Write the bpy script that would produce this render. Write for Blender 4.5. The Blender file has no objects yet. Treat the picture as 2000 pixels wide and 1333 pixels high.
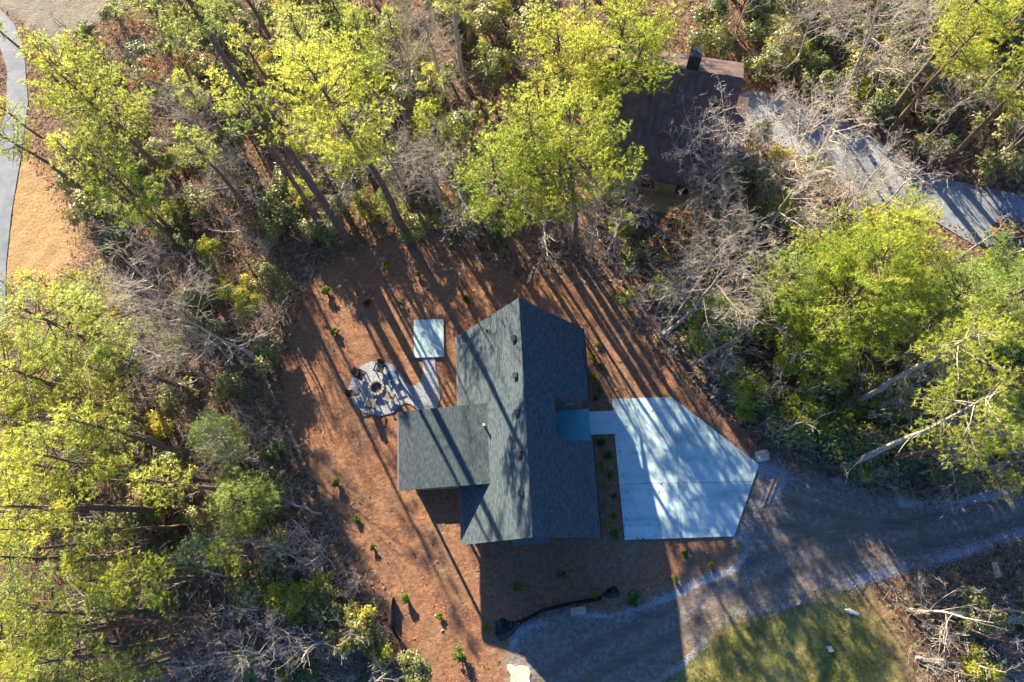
import bpy, bmesh, math, random
import numpy as np
from mathutils import Matrix, Vector

# ------------------------------------------------------------------ camera, sky, sun, exposure
sc = bpy.context.scene
FPX, NX, NY, CAMH = 1333.0, 1090.0, 1060.0, 52.0
_n = np.array([NX - 1000, -(NY - 666.5), -FPX]); _n /= np.linalg.norm(_n)
_z = -_n; _x = np.array([1.0, 0, 0]) - _z[0] * _z; _x /= np.linalg.norm(_x); _y = np.cross(_z, _x)
ROT = np.array([_x, _y, _z])
cam_d = bpy.data.cameras.new('camera'); cam = bpy.data.objects.new('camera', cam_d)
sc.collection.objects.link(cam); sc.camera = cam
cam_d.sensor_width = 36.0; cam_d.lens = 36.0 * FPX / 2000.0
cam_d.clip_start = 0.5; cam_d.clip_end = 3000
cam.matrix_world = Matrix.Translation((0, 0, CAMH)) @ Matrix([list(r) for r in ROT]).to_4x4()

SUN_EL = math.radians(20.3); SUN_TRAVEL = (0.484, -0.875)
w = bpy.data.worlds.new('World'); sc.world = w; w.use_nodes = True
wn = w.node_tree.nodes; wl = w.node_tree.links
sky = wn.new('ShaderNodeTexSky'); sky.sky_type = 'NISHITA'; sky.sun_disc = False
sky.sun_elevation = SUN_EL; sky.sun_rotation = math.atan2(-SUN_TRAVEL[0], -SUN_TRAVEL[1]) % (2 * math.pi)
sky.ozone_density = 9.0
bg = wn['Background']; wl.new(sky.outputs[0], bg.inputs[0]); bg.inputs[1].default_value = 0.057
sun_d = bpy.data.lights.new('sun', 'SUN'); sun = bpy.data.objects.new('sun', sun_d); sc.collection.objects.link(sun)
sun_d.energy = 5.0; sun_d.angle = math.radians(0.5); sun_d.color = (1.0, 0.81, 0.57)
_c = math.cos(SUN_EL)
sun.rotation_euler = Vector((SUN_TRAVEL[0] * _c, SUN_TRAVEL[1] * _c, -math.sin(SUN_EL))).to_track_quat('-Z', 'Y').to_euler()
sun.location = (-60, 100, 80)
sc.view_settings.view_transform = 'Standard'; sc.view_settings.look = 'None'
sc.view_settings.gamma = 1; sc.view_settings.use_curve_mapping = False
sc.view_settings.exposure = 1.92
sc.render.engine = 'CYCLES'
sc.cycles.max_bounces = 4; sc.cycles.diffuse_bounces = 2; sc.cycles.transmission_bounces = 2
sc.cycles.use_denoising = True; sc.cycles.use_adaptive_sampling = True; sc.cycles.adaptive_threshold = 0.03

# ------------------------------------------------------------------ helpers
COL = sc.collection
R = np.random.default_rng(7); random.seed(7)

def at(px, py, z=0.0):
    """ground (or height z) point that the photograph shows at a pixel"""
    d = ROT @ np.array([px - 1000, -(py - 666.5), -FPX]); t = (z - CAMH) / d[2]
    return np.array([d[0] * t, d[1] * t, z])
def poly(pts, z=0.0): return np.array([at(px, py, z)[:2] for px, py in pts])

def link(o, parent=None):
    COL.objects.link(o)
    if parent is not None: o.parent = parent
    return o
def tag(o, label=None, cat=None, group=None, kind=None):
    if label: o['label'] = label
    if cat: o['category'] = cat
    if group: o['group'] = group
    if kind: o['kind'] = kind
    return o
def empty(name, loc, rz=0.0):
    o = bpy.data.objects.new(name, None); o.empty_display_size = 0.3
    o.location = [float(v) for v in loc]; o.rotation_euler = (0, 0, rz); return link(o)
def mesh_np(name, V, F, mat, tint=None, smooth=False):
    V = np.asarray(V, np.float32); F = np.asarray(F, np.int32)
    me = bpy.data.meshes.new(name); k = F.shape[1]
    me.vertices.add(len(V)); me.vertices.foreach_set('co', V.ravel())
    me.loops.add(F.size); me.loops.foreach_set('vertex_index', F.ravel())
    me.polygons.add(len(F)); me.polygons.foreach_set('loop_start', np.arange(0, F.size, k, dtype=np.int32))
    me.update(calc_edges=True)
    if tint is not None:
        a = me.attributes.new('tint', 'FLOAT', 'POINT'); a.data.foreach_set('value', np.asarray(tint, np.float32))
    if smooth: me.polygons.foreach_set('use_smooth', np.ones(len(F), bool))
    me.materials.append(mat); return me
def obj_np(name, V, F, mat, parent=None, tint=None, smooth=False):
    return link(bpy.data.objects.new(name, mesh_np(name, V, F, mat, tint, smooth)), parent)

class MB:
    def __init__(s): s.v = []; s.f = []
    def add(s, V, F):
        o = len(s.v); s.v += [tuple(float(c) for c in p) for p in V]; s.f += [tuple(i + o for i in f) for f in F]; return s
    def box(s, c, d, rz=0, tilt=0):
        m = Matrix.Translation(c) @ Matrix.Rotation(rz, 4, 'Z') @ Matrix.Rotation(tilt, 4, 'X')
        V = [m @ Vector((x * d[0] / 2, y * d[1] / 2, z * d[2] / 2)) for x in (-1, 1) for y in (-1, 1) for z in (-1, 1)]
        return s.add(V, [(0, 1, 3, 2), (4, 6, 7, 5), (0, 4, 5, 1), (2, 3, 7, 6), (0, 2, 6, 4), (1, 5, 7, 3)])
    def prism(s, P, z0, z1):
        n = len(P)
        a = sum(P[i][0] * P[(i + 1) % n][1] - P[(i + 1) % n][0] * P[i][1] for i in range(n))
        if a < 0: P = list(P)[::-1]
        V = [(p[0], p[1], z0) for p in P] + [(p[0], p[1], z1) for p in P]
        return s.add(V, [tuple(range(n))[::-1], tuple(range(n, 2 * n))] + [(i, (i + 1) % n, n + (i + 1) % n, n + i) for i in range(n)])
    def slab(s, Q, t):
        """thick sheet over a 3D polygon Q (counter-clockwise from above)"""
        n = len(Q); V = [tuple(q) for q in Q] + [(q[0], q[1], q[2] - t) for q in Q]
        return s.add(V, [tuple(range(n)), tuple(range(n, 2 * n))[::-1]] + [(i, n + i, n + (i + 1) % n, (i + 1) % n) for i in range(n)])
    def tube(s, P, r, n=8, caps=True):
        V, F = tube_np(P, r, n); s.add(V, F.tolist())
        if caps:
            o = len(s.v) - len(V); s.f.append(tuple(o + i for i in range(n))[::-1]); s.f.append(tuple(o + len(V) - n + i for i in range(n)))
        return s
    def build(s, name, mat, parent=None, bevel=0.0, smooth=False):
        me = bpy.data.meshes.new(name); me.from_pydata(s.v, [], s.f); me.materials.append(mat)
        if bevel:
            bm = bmesh.new(); bm.from_mesh(me)
            bmesh.ops.bevel(bm, geom=bm.edges[:], offset=bevel, segments=1, affect='EDGES', clamp_overlap=True); bm.to_mesh(me); bm.free()
        me.update()
        if smooth: me.polygons.foreach_set('use_smooth', np.ones(len(me.polygons), bool))
        return link(bpy.data.objects.new(name, me), parent)

def tube_np(P, r, n=6):
    P = np.asarray(P, float); r = np.broadcast_to(np.asarray(r, float), (len(P),))
    T = np.gradient(P, axis=0); T /= np.linalg.norm(T, axis=1)[:, None] + 1e-9
    ref = np.where(np.abs(T[:, 2:3]) > 0.9, np.array([[1.0, 0, 0]]), np.array([[0, 0, 1.0]]))
    A = np.cross(T, ref); A /= np.linalg.norm(A, axis=1)[:, None] + 1e-9; B = np.cross(T, A)
    a = np.arange(n) * 2 * np.pi / n
    V = P[:, None] + r[:, None, None] * (np.cos(a)[None, :, None] * A[:, None] + np.sin(a)[None, :, None] * B[:, None])
    i = np.arange(len(P) - 1)[:, None] * n; j = np.arange(n)[None]; k = (j + 1) % n
    F = np.stack([i + j, i + n + j, i + n + k, i + k], -1).reshape(-1, 4)
    return V.reshape(-1, 3), F
def segs_np(P0, P1, R0, R1, n=3):
    P0, P1 = np.asarray(P0, float), np.asarray(P1, float); R0 = np.asarray(R0, float); R1 = np.asarray(R1, float)
    T = P1 - P0; T /= np.linalg.norm(T, axis=1)[:, None] + 1e-9
    ref = np.where(np.abs(T[:, 2:3]) > 0.9, np.array([[1.0, 0, 0]]), np.array([[0, 0, 1.0]]))
    A = np.cross(T, ref); A /= np.linalg.norm(A, axis=1)[:, None] + 1e-9; B = np.cross(T, A)
    a = np.arange(n) * 2 * np.pi / n
    D = np.cos(a)[None, :, None] * A[:, None] + np.sin(a)[None, :, None] * B[:, None]
    V = np.concatenate([P0[:, None] + R0[:, None, None] * D, P1[:, None] + R1[:, None, None] * D], 1)
    j = np.arange(n); k = (j + 1) % n; f = np.stack([j, n + j, n + k, k], -1)
    F = (np.arange(len(P0))[:, None, None] * 2 * n + f[None]).reshape(-1, 4)
    return V.reshape(-1, 3), F
def join_np(parts):
    V = []; F = []; o = 0
    for v, f in parts:
        V.append(v); F.append(f + o); o += len(v)
    return np.concatenate(V), np.concatenate(F)
def rdirs(n, r=None):
    v = (r or R).normal(size=(n, 3)); return v / np.linalg.norm(v, axis=1)[:, None]
def blades(C, AX, k, L, Wd, spread, r, tint):
    """k narrow needle blades (one triangle each) round every tuft centre C, fanned about AX"""
    n = len(C); C = np.repeat(C, k, 0); AX = np.repeat(AX, k, 0)
    D = AX + spread * rdirs(n * k, r); D /= np.linalg.norm(D, axis=1)[:, None]
    S = np.cross(D, rdirs(n * k, r)); S /= np.linalg.norm(S, axis=1)[:, None] + 1e-9
    l = (L * r.uniform(0.7, 1.25, n * k))[:, None]; wd = (Wd * r.uniform(0.7, 1.3, n * k))[:, None]
    V = np.stack([C - S * wd, C + S * wd, C + D * l], 1).reshape(-1, 3)
    return V, np.arange(3 * n * k).reshape(-1, 3), np.repeat(np.repeat(tint, k), 3)
def leaves(C, N, L, Wd, r, tint):
    """diamond leaf quads at C, face normal near N"""
    n = len(C); D = np.cross(N, rdirs(n, r)); D /= np.linalg.norm(D, axis=1)[:, None] + 1e-9
    S = np.cross(N, D); S /= np.linalg.norm(S, axis=1)[:, None] + 1e-9
    l = (L * r.uniform(0.7, 1.3, n))[:, None] * 0.5; wd = (Wd * r.uniform(0.7, 1.3, n))[:, None] * 0.5
    V = np.stack([C - D * l, C + S * wd + D * l * 0.15, C + D * l, C - S * wd + D * l * 0.15], 1).reshape(-1, 3)
    return V, np.arange(4 * n).reshape(-1, 4), np.repeat(tint, 4)

# ------------------------------------------------------------------ materials
MATS = {}
def new_mat(name):
    m = bpy.data.materials.new(name); m.use_nodes = True; nt = m.node_tree
    return m, nt, nt.nodes, nt.links, nt.nodes['Principled BSDF']
def ramp(N, stops):
    r = N.new('ShaderNodeValToRGB'); e = r.color_ramp.elements
    while len(e) < len(stops): e.new(0.5)
    for el, (p, c) in zip(e, stops): el.position = p; el.color = (*c, 1)
    return r
def noise(N, L, scale, detail=4, rough=0.6, coord='Object', sc3=None):
    t = N.new('ShaderNodeTexCoord'); n = N.new('ShaderNodeTexNoise')
    n.inputs['Scale'].default_value = scale; n.inputs['Detail'].default_value = detail; n.inputs['Roughness'].default_value = rough
    src = t.outputs[coord]
    if sc3:
        mp = N.new('ShaderNodeMapping'); mp.inputs['Scale'].default_value = sc3; L.new(src, mp.inputs[0]); src = mp.outputs[0]
    L.new(src, n.inputs['Vector']); return n
def mat_noise(name, c0, c1, scale=6, detail=6, rough=0.85, lo=0.35, hi=0.65, bump=0.0, bscale=None, mid=None, sc3=None, spec=0.3, metallic=0.0):
    m, nt, N, L, P = new_mat(name)
    n = noise(N, L, scale, detail, sc3=sc3)
    st = [(lo, c0), (hi, c1)] if mid is None else [(lo, c0), ((lo + hi) / 2, mid), (hi, c1)]
    r = ramp(N, st); L.new(n.outputs['Fac'], r.inputs[0]); L.new(r.outputs[0], P.inputs['Base Color'])
    P.inputs['Roughness'].default_value = rough; P.inputs['Specular IOR Level'].default_value = spec; P.inputs['Metallic'].default_value = metallic
    if bump:
        b = N.new('ShaderNodeBump'); b.inputs['Strength'].default_value = bump; b.inputs['Distance'].default_value = 0.05
        n2 = noise(N, L, bscale or scale * 3, 4); L.new(n2.outputs['Fac'], b.inputs['Height']); L.new(b.outputs[0], P.inputs['Normal'])
    MATS[name] = m; return m
def mat_leaf(name, c0, c1, c2=None, transl=0.35, rand=0.25, gloss=0.0):
    """foliage: colour by per-leaf tint, a little hue change from plant to plant, light through the leaf"""
    m = bpy.data.materials.new(name); m.use_nodes = True; nt = m.node_tree; N = nt.nodes; L = nt.links; N.clear()
    a = N.new('ShaderNodeAttribute'); a.attribute_name = 'tint'
    r = ramp(N, [(0.0, c0), (1.0, c1)] if c2 is None else [(0.0, c0), (0.6, c1), (1.0, c2)]); L.new(a.outputs['Fac'], r.inputs[0])
    oi = N.new('ShaderNodeObjectInfo'); mr = N.new('ShaderNodeMapRange'); L.new(oi.outputs['Random'], mr.inputs[0])
    mr.inputs[3].default_value = 1 - rand; mr.inputs[4].default_value = 1 + rand
    hs = N.new('ShaderNodeHueSaturation'); L.new(r.outputs[0], hs.inputs['Color']); L.new(mr.outputs[0], hs.inputs['Value'])
    mh = N.new('ShaderNodeMapRange'); L.new(oi.outputs['Random'], mh.inputs[0]); mh.inputs[3].default_value = 0.5 + rand * 0.13; mh.inputs[4].default_value = 0.5 - rand * 0.10
    L.new(mh.outputs[0], hs.inputs['Hue'])
    d = N.new('ShaderNodeBsdfDiffuse'); t = N.new('ShaderNodeBsdfTranslucent'); mx = N.new('ShaderNodeMixShader'); mx.inputs[0].default_value = transl
    g2 = N.new('ShaderNodeGamma'); g2.inputs[1].default_value = .72; L.new(hs.outputs[0], g2.inputs[0]); L.new(hs.outputs[0], d.inputs[0]); L.new(g2.outputs[0], t.inputs[0]); L.new(d.outputs[0], mx.inputs[1]); L.new(t.outputs[0], mx.inputs[2])
    o = N.new('ShaderNodeOutputMaterial'); out = mx.outputs[0]
    if gloss:
        g = N.new('ShaderNodeBsdfGlossy'); g.inputs['Roughness'].default_value = 0.45; g.inputs[0].default_value = (.8, .85, .8, 1)
        m2 = N.new('ShaderNodeMixShader'); m2.inputs[0].default_value = gloss; L.new(out, m2.inputs[1]); L.new(g.outputs[0], m2.inputs[2]); out = m2.outputs[0]
    L.new(out, o.inputs[0]); MATS[name] = m; return m

mat_leaf('needle_yellow', (.22, .30, .045), (.49, .58, .07), (.72, .72, .11), rand=.18, transl=.62)
mat_leaf('needle_green', (.17, .25, .045), (.40, .50, .07), (.62, .64, .11), rand=.22, transl=.62)
mat_leaf('needle_soft', (.22, .31, .07), (.42, .54, .12), (.60, .68, .18), rand=.2, transl=.62)
mat_leaf('needle_blue', (.16, .26, .15), (.30, .45, .24), rand=.15)
mat_leaf('leaf_shrub', (.05, .075, .02), (.17, .20, .055), (.36, .37, .13), transl=.2, rand=.35, gloss=.05)
mat_leaf('leaf_bright', (.18, .22, .04), (.42, .44, .07), (.62, .58, .12), transl=.3, rand=.25)
mat_leaf('leaf_dry', (.16, .07, .03), (.38, .16, .07), (.52, .27, .13), transl=.25, rand=.25)
mat_leaf('leaf_garden', (.02, .055, .012), (.06, .13, .025), (.14, .24, .04), transl=.2, rand=.4)
mat_leaf('leaf_garden_lime', (.12, .19, .02), (.30, .38, .04), transl=.3, rand=.2)
mat_leaf('litter', (.10, .05, .03), (.33, .19, .10), (.60, .42, .27), transl=.1, rand=.0)
mat_leaf('grass_blade', (.14, .20, .04), (.33, .36, .08), (.52, .47, .20), transl=.4, rand=0)
mat_noise('gravel_stone', (.26, .285, .33), (.56, .58, .62), 9, 2, rough=.9)
mat_noise('bark_pine', (.10, .075, .06), (.24, .18, .14), 5, sc3=(3, 3, .6), bump=.5)
mat_noise('bark_grey', (.26, .235, .21), (.55, .50, .45), 4, sc3=(3, 3, .8))
mat_noise('bark_pale', (.38, .345, .305), (.74, .68, .60), 4, sc3=(3, 3, .8))
mat_noise('bark_brown', (.12, .085, .065), (.27, .20, .155), 4)
mat_noise('shingle', (.032, .064, .088), (.130, .158, .170), 5, 9, rough=.85, sc3=(2.2, .55, 2.2), bump=.25, bscale=30, spec=.2, lo=.35, hi=.66)  # streaks along the ridge: course tone plus tree-shadow streaks painted into the colour
mat_noise('shingle_wing_shaded', (.024, .050, .068), (.092, .114, .124), 5, 9, rough=.85, sc3=(2.2, .55, 2.2), bump=.25, bscale=30, spec=.2, lo=.35, hi=.66)  # same shingle darkened: tree shade over the wing painted into its colour, streaks too
mat_noise('siding', (.16, .13, .10), (.22, .18, .14), 3)
mat_noise('trim_dark', (.03, .04, .045), (.05, .06, .065), 6, rough=.5)
mat_noise('flashing', (.45, .46, .47), (.6, .6, .6), 10, rough=.4, metallic=.6)
mat_noise('vent_dark', (.02, .028, .035), (.04, .05, .06), 10, rough=.5)
mat_noise('vent_grey', (.14, .15, .16), (.2, .21, .22), 10, rough=.5)
def concrete_material(name):
    m, nt, N, L, P = new_mat(name)
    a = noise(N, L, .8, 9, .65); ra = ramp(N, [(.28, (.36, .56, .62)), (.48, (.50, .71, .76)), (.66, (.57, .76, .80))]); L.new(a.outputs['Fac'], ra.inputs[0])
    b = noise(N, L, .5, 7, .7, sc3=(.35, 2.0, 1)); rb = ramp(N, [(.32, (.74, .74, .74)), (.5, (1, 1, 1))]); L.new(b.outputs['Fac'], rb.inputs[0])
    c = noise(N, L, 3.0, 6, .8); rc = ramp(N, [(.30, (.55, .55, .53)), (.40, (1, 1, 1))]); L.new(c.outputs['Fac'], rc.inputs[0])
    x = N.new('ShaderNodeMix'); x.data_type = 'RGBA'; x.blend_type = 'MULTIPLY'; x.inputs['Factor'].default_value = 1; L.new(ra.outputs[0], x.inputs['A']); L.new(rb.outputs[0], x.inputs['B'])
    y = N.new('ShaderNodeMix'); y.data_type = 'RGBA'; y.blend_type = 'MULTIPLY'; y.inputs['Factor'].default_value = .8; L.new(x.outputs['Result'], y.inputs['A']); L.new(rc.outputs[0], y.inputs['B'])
    L.new(y.outputs['Result'], P.inputs['Base Color']); P.inputs['Roughness'].default_value = .75; P.inputs['Specular IOR Level'].default_value = .3; MATS[name] = m
concrete_material('concrete')
mat_noise('concrete_edge', (.16, .17, .18), (.24, .25, .26), 2)
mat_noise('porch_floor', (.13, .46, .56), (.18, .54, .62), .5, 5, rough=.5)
mat_noise('gravel', (.14, .18, .235), (.52, .57, .64), 13, 5, rough=.9, lo=.36, hi=.66, bump=.6, bscale=14, mid=(.32, .365, .43))
mat_noise('asphalt', (.16, .20, .25), (.28, .31, .345), .5, 9, rough=.8, bump=.1, bscale=60)
mat_noise('neighbour_paving', (.17, .205, .25), (.34, .38, .42), .35, 9, rough=.85, bump=.1, bscale=40)
mat_noise('metal_roof', (.10, .072, .070), (.17, .125, .115), 1.5, 6, rough=.45)
mat_noise('tan_wall', (.40, .30, .15), (.50, .39, .21), 2)
mat_noise('window_glass', (.02, .03, .04), (.04, .05, .06), 2, rough=.1, spec=.6)
mat_noise('chair_dark', (.018, .02, .026), (.035, .038, .045), 8, rough=.6)
mat_noise('chair_wood', (.28, .23, .18), (.42, .36, .29), 6, rough=.7)
mat_noise('chair_blue', (.04, .13, .24), (.06, .18, .30), 6, rough=.6)
mat_noise('fire_stone', (.26, .24, .21), (.46, .43, .38), 5, rough=.9, bump=.3)
mat_noise('ash', (.05, .06, .07), (.12, .13, .14), 8, rough=1)
mat_noise('black_plastic', (.008, .01, .014), (.025, .03, .04), 4, rough=.35, bump=.4, bscale=8)
mat_noise('lumber', (.42, .30, .19), (.66, .52, .36), 6, sc3=(1, 6, 1), rough=.8)
mat_noise('old_board', (.44, .38, .27), (.58, .52, .40), 4, rough=.85)
mat_noise('white_paint', (.70, .70, .70), (.82, .81, .80), 5, rough=.6)
mat_noise('silver_film', (.45, .50, .58), (.8, .82, .86), 3, rough=.3, bump=.8, bscale=6, metallic=.4)
mat_noise('stone_pale', (.48, .44, .37), (.68, .63, .54), 4, rough=.9, bump=.3)
mat_noise('brown_leaf_pile', (.12, .06, .04), (.28, .15, .09), 6, rough=1, bump=.8)
mat_noise('birch', (.50, .46, .40), (.82, .78, .70), 3, sc3=(.6, 4, 4), rough=.8)

# ground: one material, four zone masks painted as what the ground is made of
def ground_material():
    m, nt, N, L, P = new_mat('ground_cover')
    A = N.new('ShaderNodeAttribute'); A.attribute_name = 'zone_a'; B = N.new('ShaderNodeAttribute'); B.attribute_name = 'zone_b'
    sa = N.new('ShaderNodeSeparateColor'); L.new(A.outputs['Color'], sa.inputs[0]); sb = N.new('ShaderNodeSeparateColor'); L.new(B.outputs['Color'], sb.inputs[0])
    def layer(scale, stops, det=8, rough=.65, sc3=None):
        n = noise(N, L, scale, det, rough, sc3=sc3); r = ramp(N, stops); L.new(n.outputs['Fac'], r.inputs[0]); return r.outputs[0]
    wob = noise(N, L, 1.3, 8, .7)
    def mask(sock, soft=.16):
        # ragged edge: mask + noise, sharpened
        ad = N.new('ShaderNodeMath'); ad.operation = 'MULTIPLY_ADD'; L.new(wob.outputs['Fac'], ad.inputs[0]); ad.inputs[1].default_value = .9; L.new(sock, ad.inputs[2])
        mr = N.new('ShaderNodeMapRange'); mr.interpolation_type = 'SMOOTHSTEP'; L.new(ad.outputs[0], mr.inputs[0])
        mr.inputs[1].default_value = .95 - soft; mr.inputs[2].default_value = .95 + soft; return mr.outputs[0]
    def mixc(fac, a, b):
        x = N.new('ShaderNodeMix'); x.data_type = 'RGBA'; L.new(fac, x.inputs['Factor']); L.new(a, x.inputs['A']); L.new(b, x.inputs['B']); return x.outputs['Result']
    forest = layer(2.2, [(.30, (.075, .048, .034)), (.45, (.17, .11, .075)), (.58, (.29, .20, .135)), (.72, (.42, .31, .21))])
    mulch_a = layer(3.6, [(.30, (.14, .066, .042)), (.5, (.31, .16, .095)), (.70, (.48, .285, .175))], rough=.78)
    mulch_b = layer(2.4, [(.30, (.13, .075, .05)), (.5, (.27, .165, .105)), (.70, (.42, .28, .18))], rough=.78)
    drift = noise(N, L, .28, 6, .65); dr = N.new('ShaderNodeMapRange'); L.new(drift.outputs['Fac'], dr.inputs[0]); dr.inputs[1].default_value = .42; dr.inputs[2].default_value = .60
    mx_ = N.new('ShaderNodeMix'); mx_.data_type = 'RGBA'; L.new(dr.outputs[0], mx_.inputs['Factor']); L.new(mulch_a, mx_.inputs['A']); L.new(mulch_b, mx_.inputs['B']); mulch = mx_.outputs['Result']
    gold = layer(4.0, [(.3, (.32, .20, .095)), (.5, (.46, .31, .155)), (.7, (.58, .42, .235))], rough=.75)
    green = layer(1.6, [(.3, (.13, .18, .045)), (.5, (.27, .27, .09)), (.62, (.42, .35, .17)), (.8, (.40, .27, .15))], rough=.78)
    grey = layer(.8, [(.3, (.24, .22, .18)), (.7, (.34, .31, .25))])
    dirt = layer(1.3, [(.3, (.10, .095, .088)), (.44, (.165, .15, .135)), (.55, (.23, .18, .14)), (.68, (.29, .27, .25))], rough=.78, sc3=(.5, 1.5, 1))
    grav = layer(11, [(.36, (.18, .195, .225)), (.5, (.36, .385, .43)), (.64, (.56, .58, .63))], det=4)
    loose = layer(2.6, [(.34, (.15, .135, .118)), (.5, (.235, .21, .185)), (.64, (.35, .325, .30))], rough=.75)
    trk = N.new('ShaderNodeMath'); trk.operation = 'MULTIPLY_ADD'; L.new(wob.outputs['Fac'], trk.inputs[0]); trk.inputs[1].default_value = .8; L.new(B.outputs['Alpha'], trk.inputs[2])
    tm = N.new('ShaderNodeMapRange'); L.new(trk.outputs[0], tm.inputs[0]); tm.inputs[1].default_value = .55; tm.inputs[2].default_value = 1.1
    dirt = mixc(tm.outputs[0], loose, dirt)
    c = forest
    c = mixc(mask(sa.outputs[0]), c, mulch); c = mixc(mask(sa.outputs[1], .3), c, gold); c = mixc(mask(sa.outputs[2], .35), c, green)
    c = mixc(mask(sb.outputs[1], .3), c, grey); c = mixc(mask(sb.outputs[0], .22), c, dirt); c = mixc(mask(sb.outputs[2], .22), c, grav)
    L.new(c, P.inputs['Base Color']); P.inputs['Roughness'].default_value = .95; P.inputs['Specular IOR Level'].default_value = .1
    b = N.new('ShaderNodeBump'); b.inputs['Strength'].default_value = 1.0; b.inputs['Distance'].default_value = .11
    nb = noise(N, L, 3.6, 8, .75); L.new(nb.outputs['Fac'], b.inputs['Height']); L.new(b.outputs[0], P.inputs['Normal'])
    MATS['ground'] = m
ground_material()

# ------------------------------------------------------------------ zones (photograph outlines laid on the ground)
YARD = poly([(575, 640), (600, 560), (660, 500), (740, 470), (830, 478), (930, 505), (1010, 540), (1100, 548), (1180, 572), (1245, 650), (1320, 735), (1400, 800), (1500, 885), (1600, 935), (1700, 985), (1500, 1200), (1230, 1345), (860, 1360), (800, 1290), (755, 1180), (690, 1060), (610, 920), (545, 770)])
LAWN = poly([(45, 245), (70, 300), (105, 350), (140, 420), (160, 500), (110, 570), (60, 560), (0, 560), (-60, 540), (-40, 250)])
GRASS = poly([(1400, 1225), (1500, 1195), (1640, 1150), (1700, 1190), (1740, 1260), (1800, 1400), (1250, 1400), (1310, 1300)])
GREYLAWN = poly([(-80, -80), (270, -80), (235, 20), (150, 60), (95, 100), (60, 60), (40, 40), (-20, 0)])
DRIVE = poly([(1482, 908), (1560, 918), (1690, 962), (1800, 982), (1920, 972), (2020, 935), (2120, 900), (2120, 990), (2005, 1035), (1900, 1075), (1780, 1108), (1640, 1142), (1500, 1190), (1390, 1235), (1290, 1310), (1240, 1400), (1000, 1400), (985, 1290), (1010, 1225), (1100, 1195), (1200, 1200), (1330, 1140), (1430, 1095), (1452, 1075), (1430, 1048)])
GLINES = [  # pale gravel windrows: polyline pixels, half width m
    ([(1435, 1050), (1470, 1060), (1440, 1110), (1370, 1135), (1290, 1175), (1210, 1200)], .38),
    ([(2020, 1030), (1940, 1060), (1840, 1092), (1760, 1112), (1660, 1140), (1585, 1170)], .55),
    ([(1480, 912), (1530, 925), (1510, 960), (1470, 1010), (1450, 1050)], 1.0),
    ([(1630, 940), (1660, 945), (1695, 962)], .4), ([(1760, 980), (1830, 985), (1900, 975), (1960, 962), (2020, 940)], .45),
    ([(1570, 1172), (1500, 1192), (1440, 1200)], .35), ([(1060, 1215), (1010, 1235), (1000, 1265)], .5), ([(1000, 1300), (1030, 1340)], .5),
    ([(1380, 1250), (1330, 1300), (1270, 1340)], .3), ([(1120, 1200), (1200, 1205)], .25)]
PATIO = poly([(660 + a / 5.554, 590 + b / 5.554) for a, b in [(120, 960), (135, 870), (175, 780), (260, 690), (370, 648), (500, 650), (600, 690), (680, 770), (740, 875), (800, 920), (860, 900), (900, 850), (920, 780), (922, 600), (1055, 600), (1060, 720), (1090, 860), (1115, 990), (1095, 1110), (1060, 1180), (870, 1180), (840, 1150), (780, 1105), (720, 1100), (660, 1140), (600, 1200), (480, 1235), (380, 1230), (280, 1200), (180, 1110)]])
CDRIVE = poly([(1196, 780), (1311, 776), (1482, 908), (1433, 1048), (1220, 1055), (1200, 848)])
WALK = poly([(1148, 805), (1197.2, 803), (1200, 847.5), (1150, 849.5)])
PAD = poly([(808, 625), (866, 624), (867, 697), (809, 699)], .12)
ROAD = poly([(-90, -20), (0, 18), (30, 50), (48, 110), (55, 200), (42, 300), (22, 420), (12, 520), (10, 640), (-120, 640), (-100, 520), (-20, 330), (12, 220), (15, 140), (0, 90), (-90, 40)])
NPAVE = poly([(1425, 195), (1470, 175), (1530, 190), (1640, 235), (1740, 290), (1820, 345), (2010, 385), (2150, 410), (2150, 520), (2010, 480), (1900, 478), (1830, 435), (1700, 400), (1610, 335), (1500, 270), (1440, 240)])
H2POLY = poly([(1150, 330), (1215, 120), (1440, 150), (1400, 400)])

def sdist(poly_, X, Y):
    """signed distance, positive inside"""
    d = np.full(X.shape, 1e9); inside = np.zeros(X.shape, bool); n = len(poly_)
    for i in range(n):
        a, b = poly_[i], poly_[(i + 1) % n]; e = b - a
        t = np.clip(((X - a[0]) * e[0] + (Y - a[1]) * e[1]) / (e @ e + 1e-12), 0, 1)
        d = np.minimum(d, np.hypot(X - a[0] - t * e[0], Y - a[1] - t * e[1]))
        c = (a[1] > Y) != (b[1] > Y)
        inside ^= c & (X < (b[0] - a[0]) * (Y - a[1]) / (b[1] - a[1] + 1e-12) + a[0])
    return np.where(inside, d, -d)
def ldist(line, X, Y):
    d = np.full(X.shape, 1e9)
    for a, b in zip(line[:-1], line[1:]):
        e = b - a; t = np.clip(((X - a[0]) * e[0] + (Y - a[1]) * e[1]) / (e @ e), 0, 1)
        d = np.minimum(d, np.hypot(X - a[0] - t * e[0], Y - a[1] - t * e[1]))
    return d
_wr = np.random.default_rng(3); _wv = [(_wr.uniform(0, 2 * np.pi), _wr.uniform(.7, 1.6), _wr.uniform(0, 6.3)) for _ in range(14)]
def wob(X, Y, f): return sum(np.sin((X * math.cos(a) + Y * math.sin(a)) * f * k + p) for a, k, p in _wv) / 5.0
def sd1(p, x, y): return float(sdist(p, np.array([x]), np.array([y]))[0])
def gz(X, Y):
    X = np.asarray(X, float); Y = np.asarray(Y, float)
    return .022 * wob(X, Y, 2.6) + .018 * wob(X + 9, Y - 4, 5.5) - .03

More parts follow.
